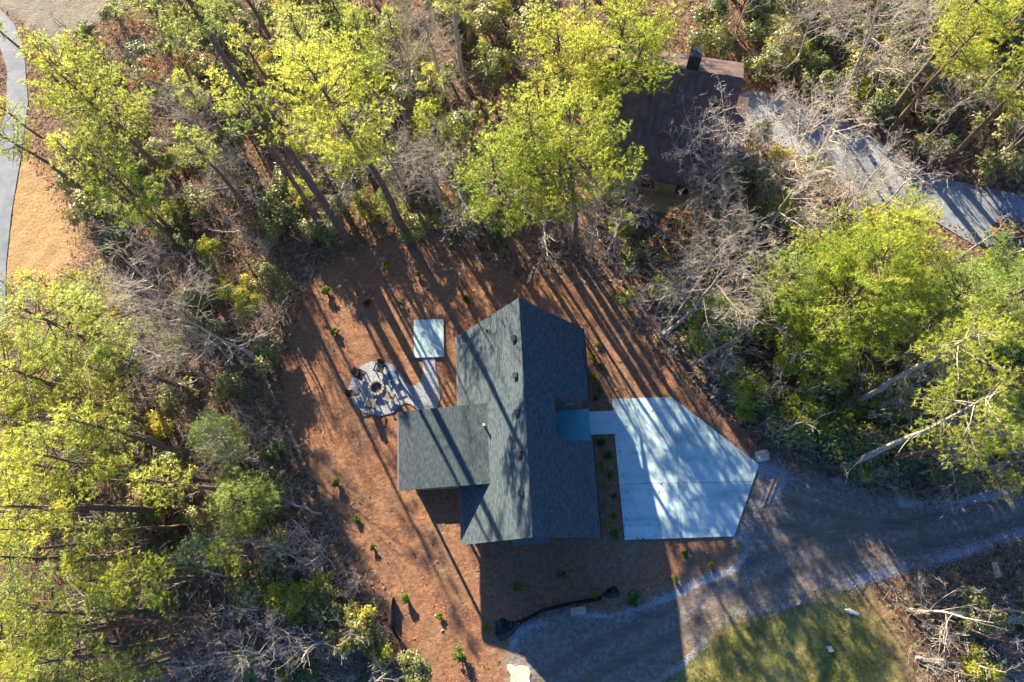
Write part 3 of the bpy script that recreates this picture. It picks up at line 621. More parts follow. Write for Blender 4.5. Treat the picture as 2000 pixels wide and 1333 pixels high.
# ------------------------------------------------------------------ trees placed one by one
# (phrase, base px, top px, height, crown radius, crown start, material, extra)
NYm, NGm, NSm, NBm = 'needle_yellow', 'needle_green', 'needle_soft', 'needle_blue'
PINES = [
 ("tall straight pine shadowing the cabin roof", (800, 470), (585, 100), 23, 4.3, .63, NYm, {}),
 ("bright pine with bent trunk above the cabin", (1015, 532), (903, 190), 15.5, 3.2, 0.55, NYm, dict(bend=.8)),
 ("broad pine left of the brown-roofed house", (1122, 482), (1100, 165), 16, 4.6, 0.47, NYm, dict(dens=.85)),
 ("twisted pine left of the broad pine", (1072, 470), (1000, 140), 16, 3.6, 0.48, NYm, dict(dens=.8)),
 ("pine at the top edge above the brown roof", (1175, 225), (1225, 15), 14, 5.0, .35, NYm, dict(dens=.75)),
 ("pine overhanging the brown roof's left end", (1195, 250), (1290, 95), 13, 3.9, 0.5, NYm, dict(dens=.75)),
 ("slender pine left of the brown roof ridge", (1110, 250), (1085, 40), 14, 3.6, .4, NYm, dict(dens=.75)),
 ("dark green pine beside the curving road", (302, 312), (70, 90), 17, 4.3, .34, NGm, dict(dens=.85)),
 ("pine with the longest diagonal trunk", (690, 482), (262, -170), 29, 3.2, 0.8, NSm, {}),
 ("thin pine beside the longest diagonal trunk", (645, 470), (455, 180), 19, 1.6, 0.84, NGm, {}),
 ("yellowish pine bordering the golden lawn", (345, 460), (215, 330), 13, 3.8, 0.45, NYm, dict(dens=.7)),
 ("big bright pine below the golden lawn", (290, 722), (20, 590), 18, 4.4, 0.48, NSm, dict(dens=.7)),
 ("bushy pine on the middle left edge", (215, 800), (0, 690), 16, 3.8, 0.5, NGm, dict(dens=.65)),
 ("shaggy pine near the brush pile limb", (300, 830), (120, 765), 13, 3.0, 0.45, NGm, dict(dens=.6)),
 ("dark trunked pine pointing left", (348, 940), (60, 885), 18, 3.0, 0.66, NYm, dict(dens=.5, dead=24)),
 ("pine with level trunk in the left woods", (322, 998), (-50, 985), 20, 3.0, 0.66, NYm, dict(dens=.5, dead=24)),
 ("upper twin pine at the lower left", (300, 1036), (-10, 1035), 18, 3.0, 0.66, NSm, dict(dens=.5, dead=24)),
 ("lower twin pine at the lower left", (262, 1085), (-30, 1085), 17, 3.0, 0.66, NSm, dict(dens=.5, dead=24)),
 ("yellow pine right of the twin pines", (410, 1128), (235, 1138), 14, 2.2, 0.62, NYm, dict(dens=.6)),
 ("soft pine on the lower left edge", (322, 1186), (60, 1195), 17, 3.0, 0.66, NSm, dict(dens=.5, dead=24)),
 ("slanting pine of the lower left corner", (335, 1248), (60, 1300), 17, 3.0, 0.66, NGm, dict(dens=.5, dead=24)),
 ("second pine of the lower left corner", (255, 1215), (-20, 1240), 17, 3.0, 0.66, NYm, dict(dens=.5, dead=24)),
 ("young pine of the lower left corner", (330, 1290), (160, 1345), 12, 3.0, 0.66, NGm, dict(dens=.6, dead=22)),
 ("far left pine below the bushy pine", (160, 930), (-30, 900), 13, 2.8, 0.5, NYm, dict(dens=.6)),
 ("small pale green pine left of the wing", (462, 868), (408, 838), 8.0, 2.1, .12, NSm, dict(dens=1.5)),
 ("fluffy light green pine left of the yard", (520, 1000), (445, 968), 9.5, 2.7, .12, NSm, dict(dens=1.5)),
 ("small bluish pine below the fluffy pine", (430, 1080), (378, 1082), 7.0, 1.6, .15, NBm, dict(dens=1.3)),
 ("light green pine crossing the top edge", (660, 235), (560, 20), 15, 3.0, .4, NSm, {}),
 ("fresh green pine near the top edge", (740, 230), (690, 20), 14, 2.6, .35, NGm, {}),
 ("lime young pine behind the tall pine", (880, 340), (830, 205), 10, 2.3, .2, NYm, dict(dens=1.2)),
 ("small pine among thin trunks above the yard", (735, 430), (690, 385), 5.0, 1.2, .15, NGm, {}),
 ("light small pine above the yard", (780, 425), (745, 375), 5.5, 1.3, .15, NSm, {}),
 ("wide crowned pine at the right", (1568, 692), (1740, 455), 15, 5.4, .3, NYm, dict(dens=1.2)),
 ("green pine below the neighbouring driveway", (1610, 600), (1790, 430), 14.5, 4.6, .35, NYm, dict(dens=1.2)),
 ("leafy pine left of the wide crown", (1490, 650), (1560, 500), 11, 3.4, .3, NSm, dict(dens=1.1)),
 ("soft green pine behind the wide crown", (1740, 690), (1910, 540), 15, 3.9, .4, NSm, {}),
 ("pale trunked pine in the right woods", (1660, 792), (1925, 640), 16, 3.2, 0.76, NYm, {}),
 ("long grey pine slanting over the driveway", (1648, 912), (1975, 735), 16.5, 3.0, 0.78, NGm, {}),
 ("thin pale pine on the right edge", (1880, 868), (2080, 800), 14, 3.2, 0.7, NYm, {}),
 ("bright pine cut by the right edge", (1850, 660), (2010, 540), 15, 4.2, .35, NSm, {}),
 ("small round pine near the forked tree", (1375, 665), (1412, 590), 7.5, 2.3, .15, NSm, dict(dens=1.5)),
 ("left one of two straight upper-right pines", (1728, 238), (1915, -20), 19, 2.2, .7, NYm, {}),
 ("right one of two straight upper-right pines", (1738, 256), (1900, 75), 15, 2.0, .7, NYm, {}),
 ("leaning pine in the upper right woods", (1845, 322), (2020, 130), 16, 2.6, .62, NYm, {}),
 ("pine above the neighbouring driveway's right end", (1960, 308), (2080, 225), 14, 2.6, .6, NGm, {}),
 ("yellowish pine of the upper right corner", (1790, 190), (1930, 30), 14, 3.0, .45, NYm, {}),
 ("thin pine near the top grey trees", (905, 160), (890, -60), 17, 2.2, .6, NGm, {}),
]
LAND = []
_sd = 100
for ph, b, t, h, cr, c0, mt, ex in PINES:
    _sd += 1; B = at(*b); Tt = at(t[0], t[1], h); lean = (Tt - B)[:2]
    m_ = np.linalg.norm(lean)
    if m_ > .16 * h: lean = lean * .16 * h / m_
    pale = 'pale' in ph or 'grey' in ph
    soft = mt in (NSm, NBm)
    wood, crown = gen_pine(_sd, h, lean, cr, c0, tl=.22 if soft else .24, tw=.017 if soft else .021, k=9 if soft else 8, **ex)
    o = plant('pine_tree', B, wood, 'bark_grey' if pale else 'bark_pine', crown, mt)
    tag(o, ph, 'tree', 'pines of the woods'); LAND.append((B, ph))

BARES = [
 ("large grey bare tree left of the yard", (520, 722), (300, 520), 13, dict(spread=1.25, clear=.3), 'bark_grey'),
 ("forked bare tree right of the clearing", (1292, 655), (1400, 440), 12.5, dict(spread=1.1, forks=2), 'bark_grey'),
 ("low bare tree bending right", (1345, 722), (1500, 600), 8, dict(spread=1.2), 'bark_grey'),
 ("whitish bare tree before the brown roof", (1415, 335), (1415, 205), 9, dict(spread=1.25, clear=.15, detail=1.12, limb=1.2), 'bark_pale'),
 ("whitish bare tree at the brown roof's corner", (1480, 345), (1500, 210), 9, dict(spread=1.2, clear=.15, detail=1.12, limb=1.2), 'bark_pale'),
 ("pale bare tree over the driveway bend", (1555, 385), (1630, 215), 11, dict(spread=1.2, clear=.15, detail=1.12, limb=1.2), 'bark_pale'),
 ("pale bare tree across the neighbouring driveway", (1640, 430), (1750, 300), 10, dict(spread=1.25, clear=.15, detail=1.12, limb=1.2), 'bark_pale'),
 ("grey bare tree above the wide pine", (1480, 480), (1560, 350), 9, dict(spread=1.2, clear=.15, detail=1.12, limb=1.2), 'bark_pale'),
 ("grey bare tree below the tan wall", (1395, 470), (1440, 370), 8, dict(spread=1.2, clear=.2), 'bark_grey'),
 ("fine bare tree above the round pine", (1400, 560), (1470, 450), 9, dict(spread=1.2, clear=.2), 'bark_grey'),
 ("brownish bare tree against the tan wall", (1245, 430), (1240, 345), 6, dict(spread=1.2, clear=.15), 'bark_brown'),
 ("small bare tree left of the tan wall", (1180, 430), (1190, 360), 5.5, dict(spread=1.1, clear=.15), 'bark_brown'),
 ("tall bare hardwood at the top right", (1650, 218), (1725, 10), 15, dict(spread=.9, clear=.5), 'bark_grey'),
 ("grey bare tree near the top centre", (800, 215), (775, 60), 11, dict(spread=1.2, clear=.25), 'bark_grey'),
 ("second grey bare tree near the top", (865, 190), (840, 20), 11, dict(spread=1.1, clear=.25), 'bark_grey'),
 ("grey bare tree right of the road pine", (430, 330), (340, 200), 10, dict(spread=1.3, clear=.2), 'bark_grey'),
 ("bare tree below the road pine", (480, 400), (380, 290), 9, dict(spread=1.3, clear=.2), 'bark_grey'),
 ("pale bare tree below the golden lawn", (330, 590), (200, 480), 9, dict(spread=1.3, clear=.15, detail=1.12, limb=1.2), 'bark_pale'),
 ("bare tree below the large grey one", (420, 745), (290, 690), 8, dict(spread=1.3, clear=.2), 'bark_grey'),
 ("pale twisted tree above the gravel driveway", (1800, 925), (1920, 870), 7, dict(spread=1.4, clear=.15, detail=1.12, limb=1.2), 'bark_pale'),
 ("bare tree behind the pale trunked pine", (1720, 760), (1840, 700), 8, dict(spread=1.2, clear=.3), 'bark_grey'),
 ("bare tree at the top right edge", (1550, 130), (1580, 10), 10, dict(spread=1.2, clear=.25), 'bark_grey'),
 ("pale bare tree in the upper right", (1760, 130), (1840, 20), 10, dict(spread=1.2, clear=.25), 'bark_pale'),
 ("bare tree near the upper right edge", (1820, 240), (1930, 170), 8, dict(spread=1.2, clear=.25), 'bark_grey'),
 ("bare tree at the yard's lower left", (600, 1100), (540, 1085), 6, dict(spread=1.3, clear=.2), 'bark_grey'),
 ("bare tree at the bottom left woods", (560, 1255), (460, 1300), 9, dict(spread=1.4, clear=.2), 'bark_grey'),
 ("bare tree within the lower left pines", (450, 1195), (330, 1215), 9, dict(spread=1.2, clear=.25), 'bark_brown'),
 ("bare tree in the left thicket", (500, 900), (400, 880), 8, dict(spread=1.3, clear=.2), 'bark_grey'),
 ("white twiggy tree hiding the brown roof's right half", (1378, 365), (1365, 220), 9, dict(spread=1.35, clear=.15, detail=1.12, limb=1.2), 'bark_pale'),
 ("white twiggy tree above the driveway bend", (1545, 330), (1590, 195), 9, dict(spread=1.25, clear=.15, detail=1.12, limb=1.2), 'bark_pale'),
 ("white twiggy tree left of the wide pine's top", (1600, 455), (1680, 330), 9, dict(spread=1.25, clear=.15, detail=1.12, limb=1.2), 'bark_pale'),
 ("pale twiggy tree at the tan wall's right end", (1365, 430), (1375, 330), 7, dict(spread=1.25, clear=.15, detail=1.08, limb=1.2), 'bark_pale'),
 ("pale twiggy tree over the driveway's lower edge", (1690, 440), (1790, 330), 8, dict(spread=1.3, clear=.15, detail=1.08, limb=1.2), 'bark_pale'),
 ("added thin bare tree left of the tall pine", (735, 418), (640, 250), 13, dict(spread=0.8, clear=.3), 'bark_grey'),  # thin trees from here to the bent pine: added for twig shadows on roof
 ("added thin bare tree behind the tall pine", (800, 395), (730, 220), 13, dict(spread=0.8, clear=.3), 'bark_grey'),
 ("added thin bare tree right of the tall pine", (868, 442), (800, 270), 13, dict(spread=0.8, clear=.3), 'bark_grey'),
 ("added thin bare tree left of the bent pine", (930, 462), (880, 280), 13, dict(spread=0.85, clear=.3), 'bark_grey'),
 ("added thin bare tree right of the bent pine", (1060, 500), (1045, 330), 11, dict(spread=0.9, clear=.3), 'bark_grey'),  # from here on: trees added to shade the yard strip right of the cabin
 ("added thin bare tree above the cabin peak", (1155, 500), (1165, 350), 11, dict(spread=0.9, clear=.3), 'bark_grey'),
 ("added thin bare tree nearest the lime bush", (1200, 500), (1220, 370), 10, dict(spread=0.9, clear=.3), 'bark_grey'),
]
for ph, b, t, h, ex, bm_ in BARES:
    _sd += 1; B = at(*b); Tt = at(t[0], t[1], h); lean = (Tt - B)[:2]; m_ = np.linalg.norm(lean)
    if m_ > .4 * h: lean = lean * .4 * h / m_
    wood, ends = gen_bare(_sd, h, lean, **ex)
    o = empty('bare_tree', (B[0], B[1], float(gz(B[0], B[1]))))
    obj_np('trunk', wood[0], wood[1], MATS[bm_], o); tag(o, ph, 'tree', 'leafless trees of the woods'); LAND.append((B, ph))

# rust-leaved small hardwoods
for ph, b, h in (("rust-leaved tree below the tan wall", (1282, 490), 6.5), ("rust-leaved tree right of the tan wall", (1335, 480), 6.0), ("orange-leaved tree near the road pine", (385, 195), 8)):
    _sd += 1; B = at(*b); wood, ends = gen_bare(_sd, h, (0, 0), spread=1.1, clear=.2, detail=.8); rr = np.random.default_rng(_sd)
    e = ends[rr.random(len(ends)) < .8]; e = np.repeat(e, 2, 0) + rr.normal(size=(2 * len(e), 3)) * .10; lf = leaves(e, rdirs(len(e), rr), .19, .12, rr, rr.random(len(e)))
    o = plant('rust_leaved_tree', B, wood, 'bark_grey', lf, 'leaf_dry'); tag(o, ph, 'tree', 'rust-leaved trees'); LAND.append((B, ph))

# round evergreen shrubs that show singly
for ph, b, h, rad, mt in (
    ("round front bush of the right woods", (1548, 822), 4.2, 1.7, 'leaf_bright'), ("taller bush behind the round front bush", (1530, 752), 5, 1.9, 'leaf_bright'),
    ("bush nearest the concrete apron's top", (1450, 770), 3.4, 1.7, 'leaf_bright'), ("olive bush by the low bending tree", (1420, 740), 3.0, 1.4, 'leaf_bright'),
    ("lime bush left of the rust-leaved trees", (1222, 455), 3.5, 1.4, 'leaf_bright'), ('dark bush at the corner of the tan wall', (1400, 372), 4, 1.6, 'leaf_shrub'),
    ("green bush under the grey bare tree", (500, 600), 4.5, 1.8, 'leaf_bright'), ("grey-green bush upper left of the yard", (545, 565), 3.2, 1.7, 'leaf_shrub'),
    ("dark bush left of the fire pit", (540, 705), 2.6, 1.5, 'leaf_shrub'), ("green bush lower left of the yard", (580, 1170), 3.0, 1.7, 'leaf_bright'),
    ("bush at the bottom edge", (815, 1300), 2.2, 1.3, 'leaf_shrub'), ('mustard bush among the pale bare trees', (1520, 430), 3, 1.3, 'leaf_bright'),
    ('mustard bush beside the driveway bend', (1560, 455), 2.6, 1.2, 'leaf_bright'), ("green bush at the lower right corner", (1900, 1300), 2.2, 1.4, 'leaf_bright')):
    _sd += 1; B = at(*b); st, lf = gen_shrub(_sd, h, rad, n=2200, lf=(.20, .10), lobes=12)
    o = plant('evergreen_bush', B, st, 'bark_brown', lf, mt, crown_name='foliage', stem_name='stem'); tag(o, ph if len(ph.split()) > 3 else ph + ' of the woods', 'bush', 'bushes'); LAND.append((B, ph))

# ------------------------------------------------------------------ fill of the woods
def free(x, y, pad=.8):
    for p, q in ((YARD, pad), (DRIVE, pad), (LAWN, 1.5), (GRASS, 0), (GREYLAWN, 1.0), (ROAD, 1.5), (NPAVE, pad), (H2POLY, pad), (CDRIVE, pad)):
        if sd1(p, x, y) > -q: return False
    return True
def seen(px_lo, py_lo, px_hi, py_hi): return None
def to_px(p):
    c = ROT.T @ (np.array([p[0], p[1], p[2] if len(p) > 2 else 0.0]) - np.array([0, 0, CAMH])); return 1000 + FPX * c[0] / -c[2], 666.5 - FPX * c[1] / -c[2]
_o1 = 'first second third fourth fifth sixth seventh eighth ninth tenth eleventh twelfth thirteenth fourteenth fifteenth sixteenth seventeenth eighteenth nineteenth twentieth'.split()
_o1 += [d + '-' + u for d in ('twenty', 'thirty', 'forty') for u in _o1[:9]]
ORD = ['nearest'] + [x + ' nearest' for x in _o1[1:]]
FILL = {}
def short(ph):
    return ph
def fill(kind, desc, cat, protos, n, smin, smax, mind, region, group, seed):
    rr = np.random.default_rng(seed); pts = FILL.setdefault(kind, []); tries = 0; got = 0; first = {}
    while got < n and tries < n * 60:
        tries += 1; px, py = rr.uniform(region[0], region[2]), rr.uniform(region[1], region[3]); p = at(px, py)
        if not free(p[0], p[1]): continue
        if any((p[0] - q[0]) ** 2 + (p[1] - q[1]) ** 2 < mind ** 2 for q, _ in pts): continue
        src = protos[int(rr.integers(len(protos)))]; s = rr.uniform(smin, smax)
        if src.get('used'):
            o = copy_plant(src, p, rr.uniform(0, 6.28), s, rr.uniform(.85, 1.2))
        else:
            o = src; o['used'] = 1; o.location = (p[0], p[1], float(gz(p[0], p[1]))); o.rotation_euler = (0, 0, rr.uniform(0, 6.28)); o.scale = (s,) * 3
        o['category'] = cat; o['group'] = group; o['desc'] = desc; pts.append((p, o)); got += 1
def protos_shrub(name, n, mt, hr, rr_, leaf, nl, lob=9):
    global _sd; out = []
    for i in range(n):
        _sd += 1; st, lf = gen_shrub(_sd, random.uniform(*hr), random.uniform(*rr_), n=nl, lf=leaf, lobes=lob)
        out.append(plant(name, (0, 0), st, 'bark_brown', lf, mt, crown_name='foliage', stem_name='stem'))
    return out
def protos_bare(name, n, hr, mt, **k):
    global _sd; out = []
    for i in range(n):
        _sd += 1; h = random.uniform(*hr); wd, e = gen_bare(_sd, h, (random.uniform(-.1, .1) * h, random.uniform(-.1, .1) * h), **k)
        o = empty(name, (0, 0, 0)); obj_np('trunk', wd[0], wd[1], MATS[mt], o); out.append(o)
    return out
rhodo = protos_shrub('rhododendron', 6, 'leaf_shrub', (2.4, 3.8), (1.3, 2.1), (.24, .10), 1500, 17)
light = protos_shrub('laurel_shrub', 4, 'leaf_bright', (1.8, 3.0), (1.0, 1.7), (.2, .09), 1200, 14)
saplg = protos_bare('bare_sapling', 5, (4.5, 7.5), 'bark_grey', detail=.75, spread=.9, clear=.25, tip=.010)
saplb = protos_bare('brown_sapling', 4, (3.5, 6), 'bark_brown', detail=.75, spread=1.0, clear=.2, tip=.010)
brush = protos_bare('brush_bush', 4, (1.6, 2.6), 'bark_grey', detail=.9, spread=1.6, forks=3, clear=.05, r0=.03, tip=.009)
poles = []
for i in range(4):
    _sd += 1; wd, cr_ = gen_pine(_sd, 11 + i, (random.uniform(-.8, .8), random.uniform(-.8, .8)), 1.2, .74, dead=16, k=7)
    poles.append(plant('slender_pine', (0, 0), wd, 'bark_pine', cr_, NGm if i % 2 else NYm))
REG = dict(upper=(130, -40, 1230, 470), left=(0, 450, 560, 1333), corner=(1380, -20, 2050, 360), mid=(1200, 400, 1640, 880), right=(1560, 470, 2040, 960), south=(1760, 1090, 2040, 1333), sw=(540, 1050, 820, 1333))
GRP = dict(upper='in the woods above the clearing', left='in the woods left of the yard', corner='in the upper right woods', mid='between the clearing and the bare trees', right='in the right woods', south='in the lower right brush', sw='along the lower left border of the yard')
PLAN = dict(  # rhodo, light, grey sapling, brown sapling, brush, slender pine
    upper=(112, 30, 46, 26, 50, 34), left=(34, 26, 46, 26, 62, 10), corner=(84, 20, 36, 18, 20, 6), mid=(26, 14, 20, 14, 34, 0), right=(40, 24, 16, 10, 26, 4), south=(1, 2, 4, 5, 12, 0), sw=(4, 4, 5, 4, 14, 0))
_k = 0
for rg, cnt in PLAN.items():
    for (kd, ds, ct, pr_, a, b, md), n in zip((('rhodo', 'dark evergreen shrub', 'shrub', rhodo, .6, 1.25, 1.25), ('light', 'light green shrub', 'shrub', light, .6, 1.2, 1.6), ('sapg', 'grey bare sapling', 'sapling', saplg, .7, 1.25, 1.8), ('sapb', 'brown bare sapling', 'sapling', saplb, .7, 1.25, 1.8), ('brush', 'bare twig tangle', 'brush', brush, .7, 1.3, 1.2), ('pole', 'slender pine', 'tree', poles, .8, 1.15, 2.4)), cnt):
        _k += 1
        if n: fill(kd, ds, ct, pr_, n, a, b, md, REG[rg], ds + 's ' + GRP[rg] if kd != 'brush' else 'tangles of twigs ' + GRP[rg], 900 + _k)
fill('pole', 'slender pine', 'tree', poles, 16, .85, 1.2, 1.3, (230, 870, 440, 1300), 'slender pines in the lower left woods', 977)
LP = np.array([l[0][:2] for l in LAND])
for kd, pts in FILL.items():
    own = {}
    for p, o in pts:
        d = np.hypot(*(LP - p[:2]).T); i = int(np.argmin(d)); own.setdefault(i, []).append((d[i], o))
    for i, lst in own.items():
        for j, (d, o) in enumerate(sorted(lst, key=lambda a: a[0])):
            o['label'] = f"{o['desc']}, {ORD[j]} to the {LAND[i][1]}"
            del o['desc']
            if 'used' in o: del o['used']

# ------------------------------------------------------------------ forest-floor litter and fallen twigs
def litter():
    rr = np.random.default_rng(55); n = 90000
    x = rr.uniform(-58, 52, n); y = rr.uniform(-14, 62, n)
    ok = np.ones(n, bool)
    for p, q in ((DRIVE, .2), (ROAD, .2), (NPAVE, -.8), (PATIO, .1), (CDRIVE, -12), (LAWN, -1.0), (GRASS, 1.0), (GREYLAWN, 0)): ok &= sdist(p, x, y) < -q
    sc_ = sdist(CDRIVE, x, y); ok &= (sc_ < 0) | (rr.random(n) < .10 * np.exp(-sc_ / .5) + .012); sy = np.where(sc_ > 0, -1, sdist(YARD, x, y)); ok &= (sy < 0) | (rr.random(n) < .16 * np.exp(-sy / 2.5)); x, y = x[ok], y[ok]; m = len(x)
    C = np.stack([x, y, gz(x, y) + rr.uniform(.01, .07, m)], 1); C[:, 2] = np.where(sdist(NPAVE, x, y) > -.2, .045 + rr.uniform(0, .03, m), C[:, 2]); C[:, 2] = np.where(sdist(CDRIVE, x, y) > 0, .1, C[:, 2]); Nn = np.array([0, 0, 1.0]) + rr.normal(size=(m, 3)) * .45; Nn /= np.linalg.norm(Nn, axis=1)[:, None]
    V, F, t = leaves(C, Nn, .20, .13, rr, np.clip(rr.normal(.55, .3, m), 0, 1))
    tag(obj_np('leaf_litter', V, F, MATS['litter'], tint=t), 'fallen brown leaves covering the forest floor', 'leaves', kind='stuff')
    n = 16000; x = rr.uniform(-58, 52, n); y = rr.uniform(-14, 62, n); ok = np.ones(n, bool)
    for p, q in ((DRIVE, .5), (ROAD, .5), (NPAVE, .4), (YARD, .2), (LAWN, 0), (GREYLAWN, 0), (GRASS, 1)): ok &= sdist(p, x, y) < -q
    x, y = x[ok], y[ok]; m = len(x); a = rr.uniform(0, 6.28, m); L = rr.exponential(.7, m) + .3; r0 = rr.uniform(.008, .022, m)
    P0 = np.stack([x, y, gz(x, y) + rr.uniform(0, .05, m)], 1); P1 = P0 + np.stack([np.cos(a) * L, np.sin(a) * L, rr.uniform(0, .35, m)], 1)
    V, F = segs_np(P0, P1, r0, r0 * .6, 3)
    tag(obj_np('fallen_twigs', V, F, MATS['bark_grey']), 'loose grey twigs scattered through the woods', 'twigs', kind='stuff')
litter()
def undergrowth():
    rr = np.random.default_rng(77); n = 5200; x = rr.uniform(-58, 52, n); y = rr.uniform(-14, 62, n); ok = wob(x, y, .45) + rr.normal(size=n) * .5 > -.35
    for p, q in ((DRIVE, .5), (ROAD, 1.0), (NPAVE, .5), (YARD, .1), (LAWN, .5), (GREYLAWN, .5), (GRASS, 1.5), (H2POLY, .3)): ok &= sdist(p, x, y) < -q
    x, y = x[ok], y[ok]; m = len(x); z = gz(x, y); C0 = np.stack([x, y, z], 1)
    # thin upright and arching stems
    k = 5; B = np.repeat(C0, k, 0) + rr.normal(size=(m * k, 3)) * np.array([.35, .35, 0]); D = rdirs(m * k, rr); D[:, 2] = np.abs(D[:, 2]) + .5; L = (rr.uniform(.5, 1.7, m * k))[:, None]
    M1 = B + D * L * .55; E = M1 + (D + rdirs(m * k, rr) * .8) * L * .45; E2 = M1 + (D + rdirs(m * k, rr) * .9) * L * .5
    r1 = np.full(m * k, .011)
    V, F = segs_np(np.concatenate([B, M1, M1]), np.concatenate([M1, E, E2]), np.concatenate([r1, r1 * .8, r1 * .8]), np.concatenate([r1 * .8, r1 * .5, r1 * .5]), 3)
    tag(obj_np('thicket_stems', V, F, MATS['bark_grey']), 'grey tangle of thin stems under the trees', 'thicket', kind='stuff')
    s = rr.random(m) < .55; S = C0[s]; kk = 15; P = np.repeat(S, kk, 0) + rr.normal(size=(len(S) * kk, 3)) * np.array([.38, .38, .22]); P[:, 2] = np.abs(P[:, 2] - .3) * .9 + .12
    Nn = np.array([0, 0, .9]) + rr.normal(size=P.shape) * .5; Nn /= np.linalg.norm(Nn, axis=1)[:, None]
    V, F, t = leaves(P, Nn, .20, .11, rr, np.clip(rr.normal(.5, .25, len(P)), 0, 1))
    tag(obj_np('undergrowth', V, F, MATS['leaf_shrub'], tint=t), 'low green undergrowth under the trees', 'undergrowth', kind='stuff')
undergrowth()
def gravel_stones():
    rr = np.random.default_rng(91); C = []
    for ln, hw_ in GLINES:
        L = poly(ln)
        for a, b in zip(L[:-1], L[1:]):
            n = int(np.linalg.norm(b - a) * hw_ * 120); t = rr.random(n)[:, None]; C.append(a + (b - a) * t + rr.normal(size=(n, 2)) * hw_ * rr.uniform(.4, 1.5, (n, 1)))
    C = np.concatenate(C); ok = sdist(CDRIVE, C[:, 0], C[:, 1]) < -.05; C = C[ok]; n = len(C); r = rr.uniform(.018, .05, n)
    O = np.array([[1, 0, 0], [0, 1, 0], [-1, 0, 0], [0, -1, 0], [0, 0, .7], [0, 0, -.7]]); a = rr.uniform(0, 6.28, n); ca, sa = np.cos(a)[:, None], np.sin(a)[:, None]
    Q = O[None] * (1 + .35 * rr.normal(size=(n, 6, 1))); X = Q[..., 0] * ca - Q[..., 1] * sa; Y = Q[..., 0] * sa + Q[..., 1] * ca
    V = np.stack([X, Y, Q[..., 2]], -1) * r[:, None, None] + np.stack([C[:, 0], C[:, 1], gz(C[:, 0], C[:, 1]) * .5 + .012], -1)[:, None]
    f = np.array([(0, 1, 4), (1, 2, 4), (2, 3, 4), (3, 0, 4)]); F = (np.arange(n)[:, None, None] * 6 + f[None]).reshape(-1, 3)
    tag(obj_np('gravel_stones', V.reshape(-1, 3), F, MATS['gravel_stone']), 'loose pale gravel along the driveway edges', 'gravel', kind='stuff')
gravel_stones()
def grass_blades():
    rr = np.random.default_rng(92); n = 16000; lo, hi = GRASS.min(0), GRASS.max(0); C = rr.uniform(lo, hi, (n, 2)); ok = sdist(GRASS, C[:, 0], C[:, 1]) + rr.normal(size=n) * .6 > .2; ok &= wob(C[:, 0], C[:, 1], .9) + rr.normal(size=n) * .5 > -.2
    C = C[ok]; P = np.column_stack([C, gz(C[:, 0], C[:, 1])]); V, F, t = blades(P, np.tile([0, 0, 1.0], (len(P), 1)), 4, .16, .012, .8, rr, np.clip(rr.normal(.5, .28, len(P)), 0, 1))
    tag(obj_np('grass', V, F, MATS['grass_blade'], tint=t), 'short green grass below the gravel driveway', 'grass', kind='stuff')
grass_blades()

# ------------------------------------------------------------------ fallen trunks
def fallen(ph, name, a, b, za, zb, ra, rb, mt, nbr=0, seed=1, cat='log'):
    rr = np.random.default_rng(seed); A, B = at(a[0], a[1], za), at(b[0], b[1], zb); P = np.linspace(A, B, 9); P[1:-1] += rr.normal(size=(7, 3)) * np.array([.08, .08, .02])
    o = empty(name, (A[0], A[1], 0)); off = np.array([A[0], A[1], 0]); V, F = tube_np(P - off, np.linspace(ra, rb, 9), 8)
    obj_np('trunk', V, F, MATS[mt], o, smooth=True)
    if nbr:
        S = ([], [], [], [])
        for j in range(nbr):
            s = rr.uniform(.3, 1); p = A + (B - A) * s - off; d = (B - A) / np.linalg.norm(B - A) * .7 + rdirs(1, rr)[0]; d[2] = abs(d[2]) * .5
            pl = curve_pts(p, d / np.linalg.norm(d), rr.uniform(.8, 2.6), 3, .1, rr, .2)
            for q in range(3): S[0].append(pl[q]); S[1].append(pl[q + 1]); S[2].append(.03 - .007 * q); S[3].append(.024 - .007 * q)
            for q in range(1, 4):
                e = pl[q] + (d / np.linalg.norm(d) + rdirs(1, rr)[0] * .9) * rr.uniform(.3, .8); S[0].append(pl[q]); S[1].append(e); S[2].append(.012); S[3].append(.007)
        V, F = segs_np(*S, 4); obj_np('branches', V, F, MATS[mt], o)
    return tag(o, ph, cat, 'fallen trunks')
fallen('pale barkless log lying at the lower right edge', 'fallen_log', (1850, 1200), (2030, 1216), .25, .25, .22, .24, 'birch', seed=1)
fallen('thin fallen tree with a brush of twigs at the lower right', 'fallen_tree', (1788, 1284), (2010, 1322), .15, .5, .10, .05, 'birch', 30, 2)
fallen('pale pole lying at the bottom edge left of the silt fence', 'fallen_log', (705, 1338), (786, 1276), .12, .2, .09, .06, 'bark_pale', seed=3)
fallen('long crooked fallen tree along the bottom of the left woods', 'fallen_tree', (700, 1238), (330, 1310), .2, .8, .13, .05, 'bark_pale', 34, 4)
fallen('broken grey limb fork on the left border of the yard', 'fallen_tree', (628, 1005), (500, 960), .2, 1.2, .13, .05, 'bark_grey', 14, 5)
fallen('grey limb slanting down below the broken fork', 'fallen_tree', (655, 1115), (570, 1015), .15, .9, .09, .06, 'bark_grey', 6, 6)
fallen('fallen trunk lying level in the left woods', 'fallen_log', (580, 1080), (470, 1084), .15, .4, .09, .06, 'bark_grey', 4, 7)
fallen('brush pile limb beside the shaggy pine', 'fallen_tree', (420, 820), (330, 790), .2, .9, .08, .04, 'bark_grey', 22, 8)
fallen('white snag fallen in the right woods left of the pale trunk', 'fallen_log', (1645, 795), (1715, 745), .4, 2.2, .17, .13, 'bark_pale', 8, 9)
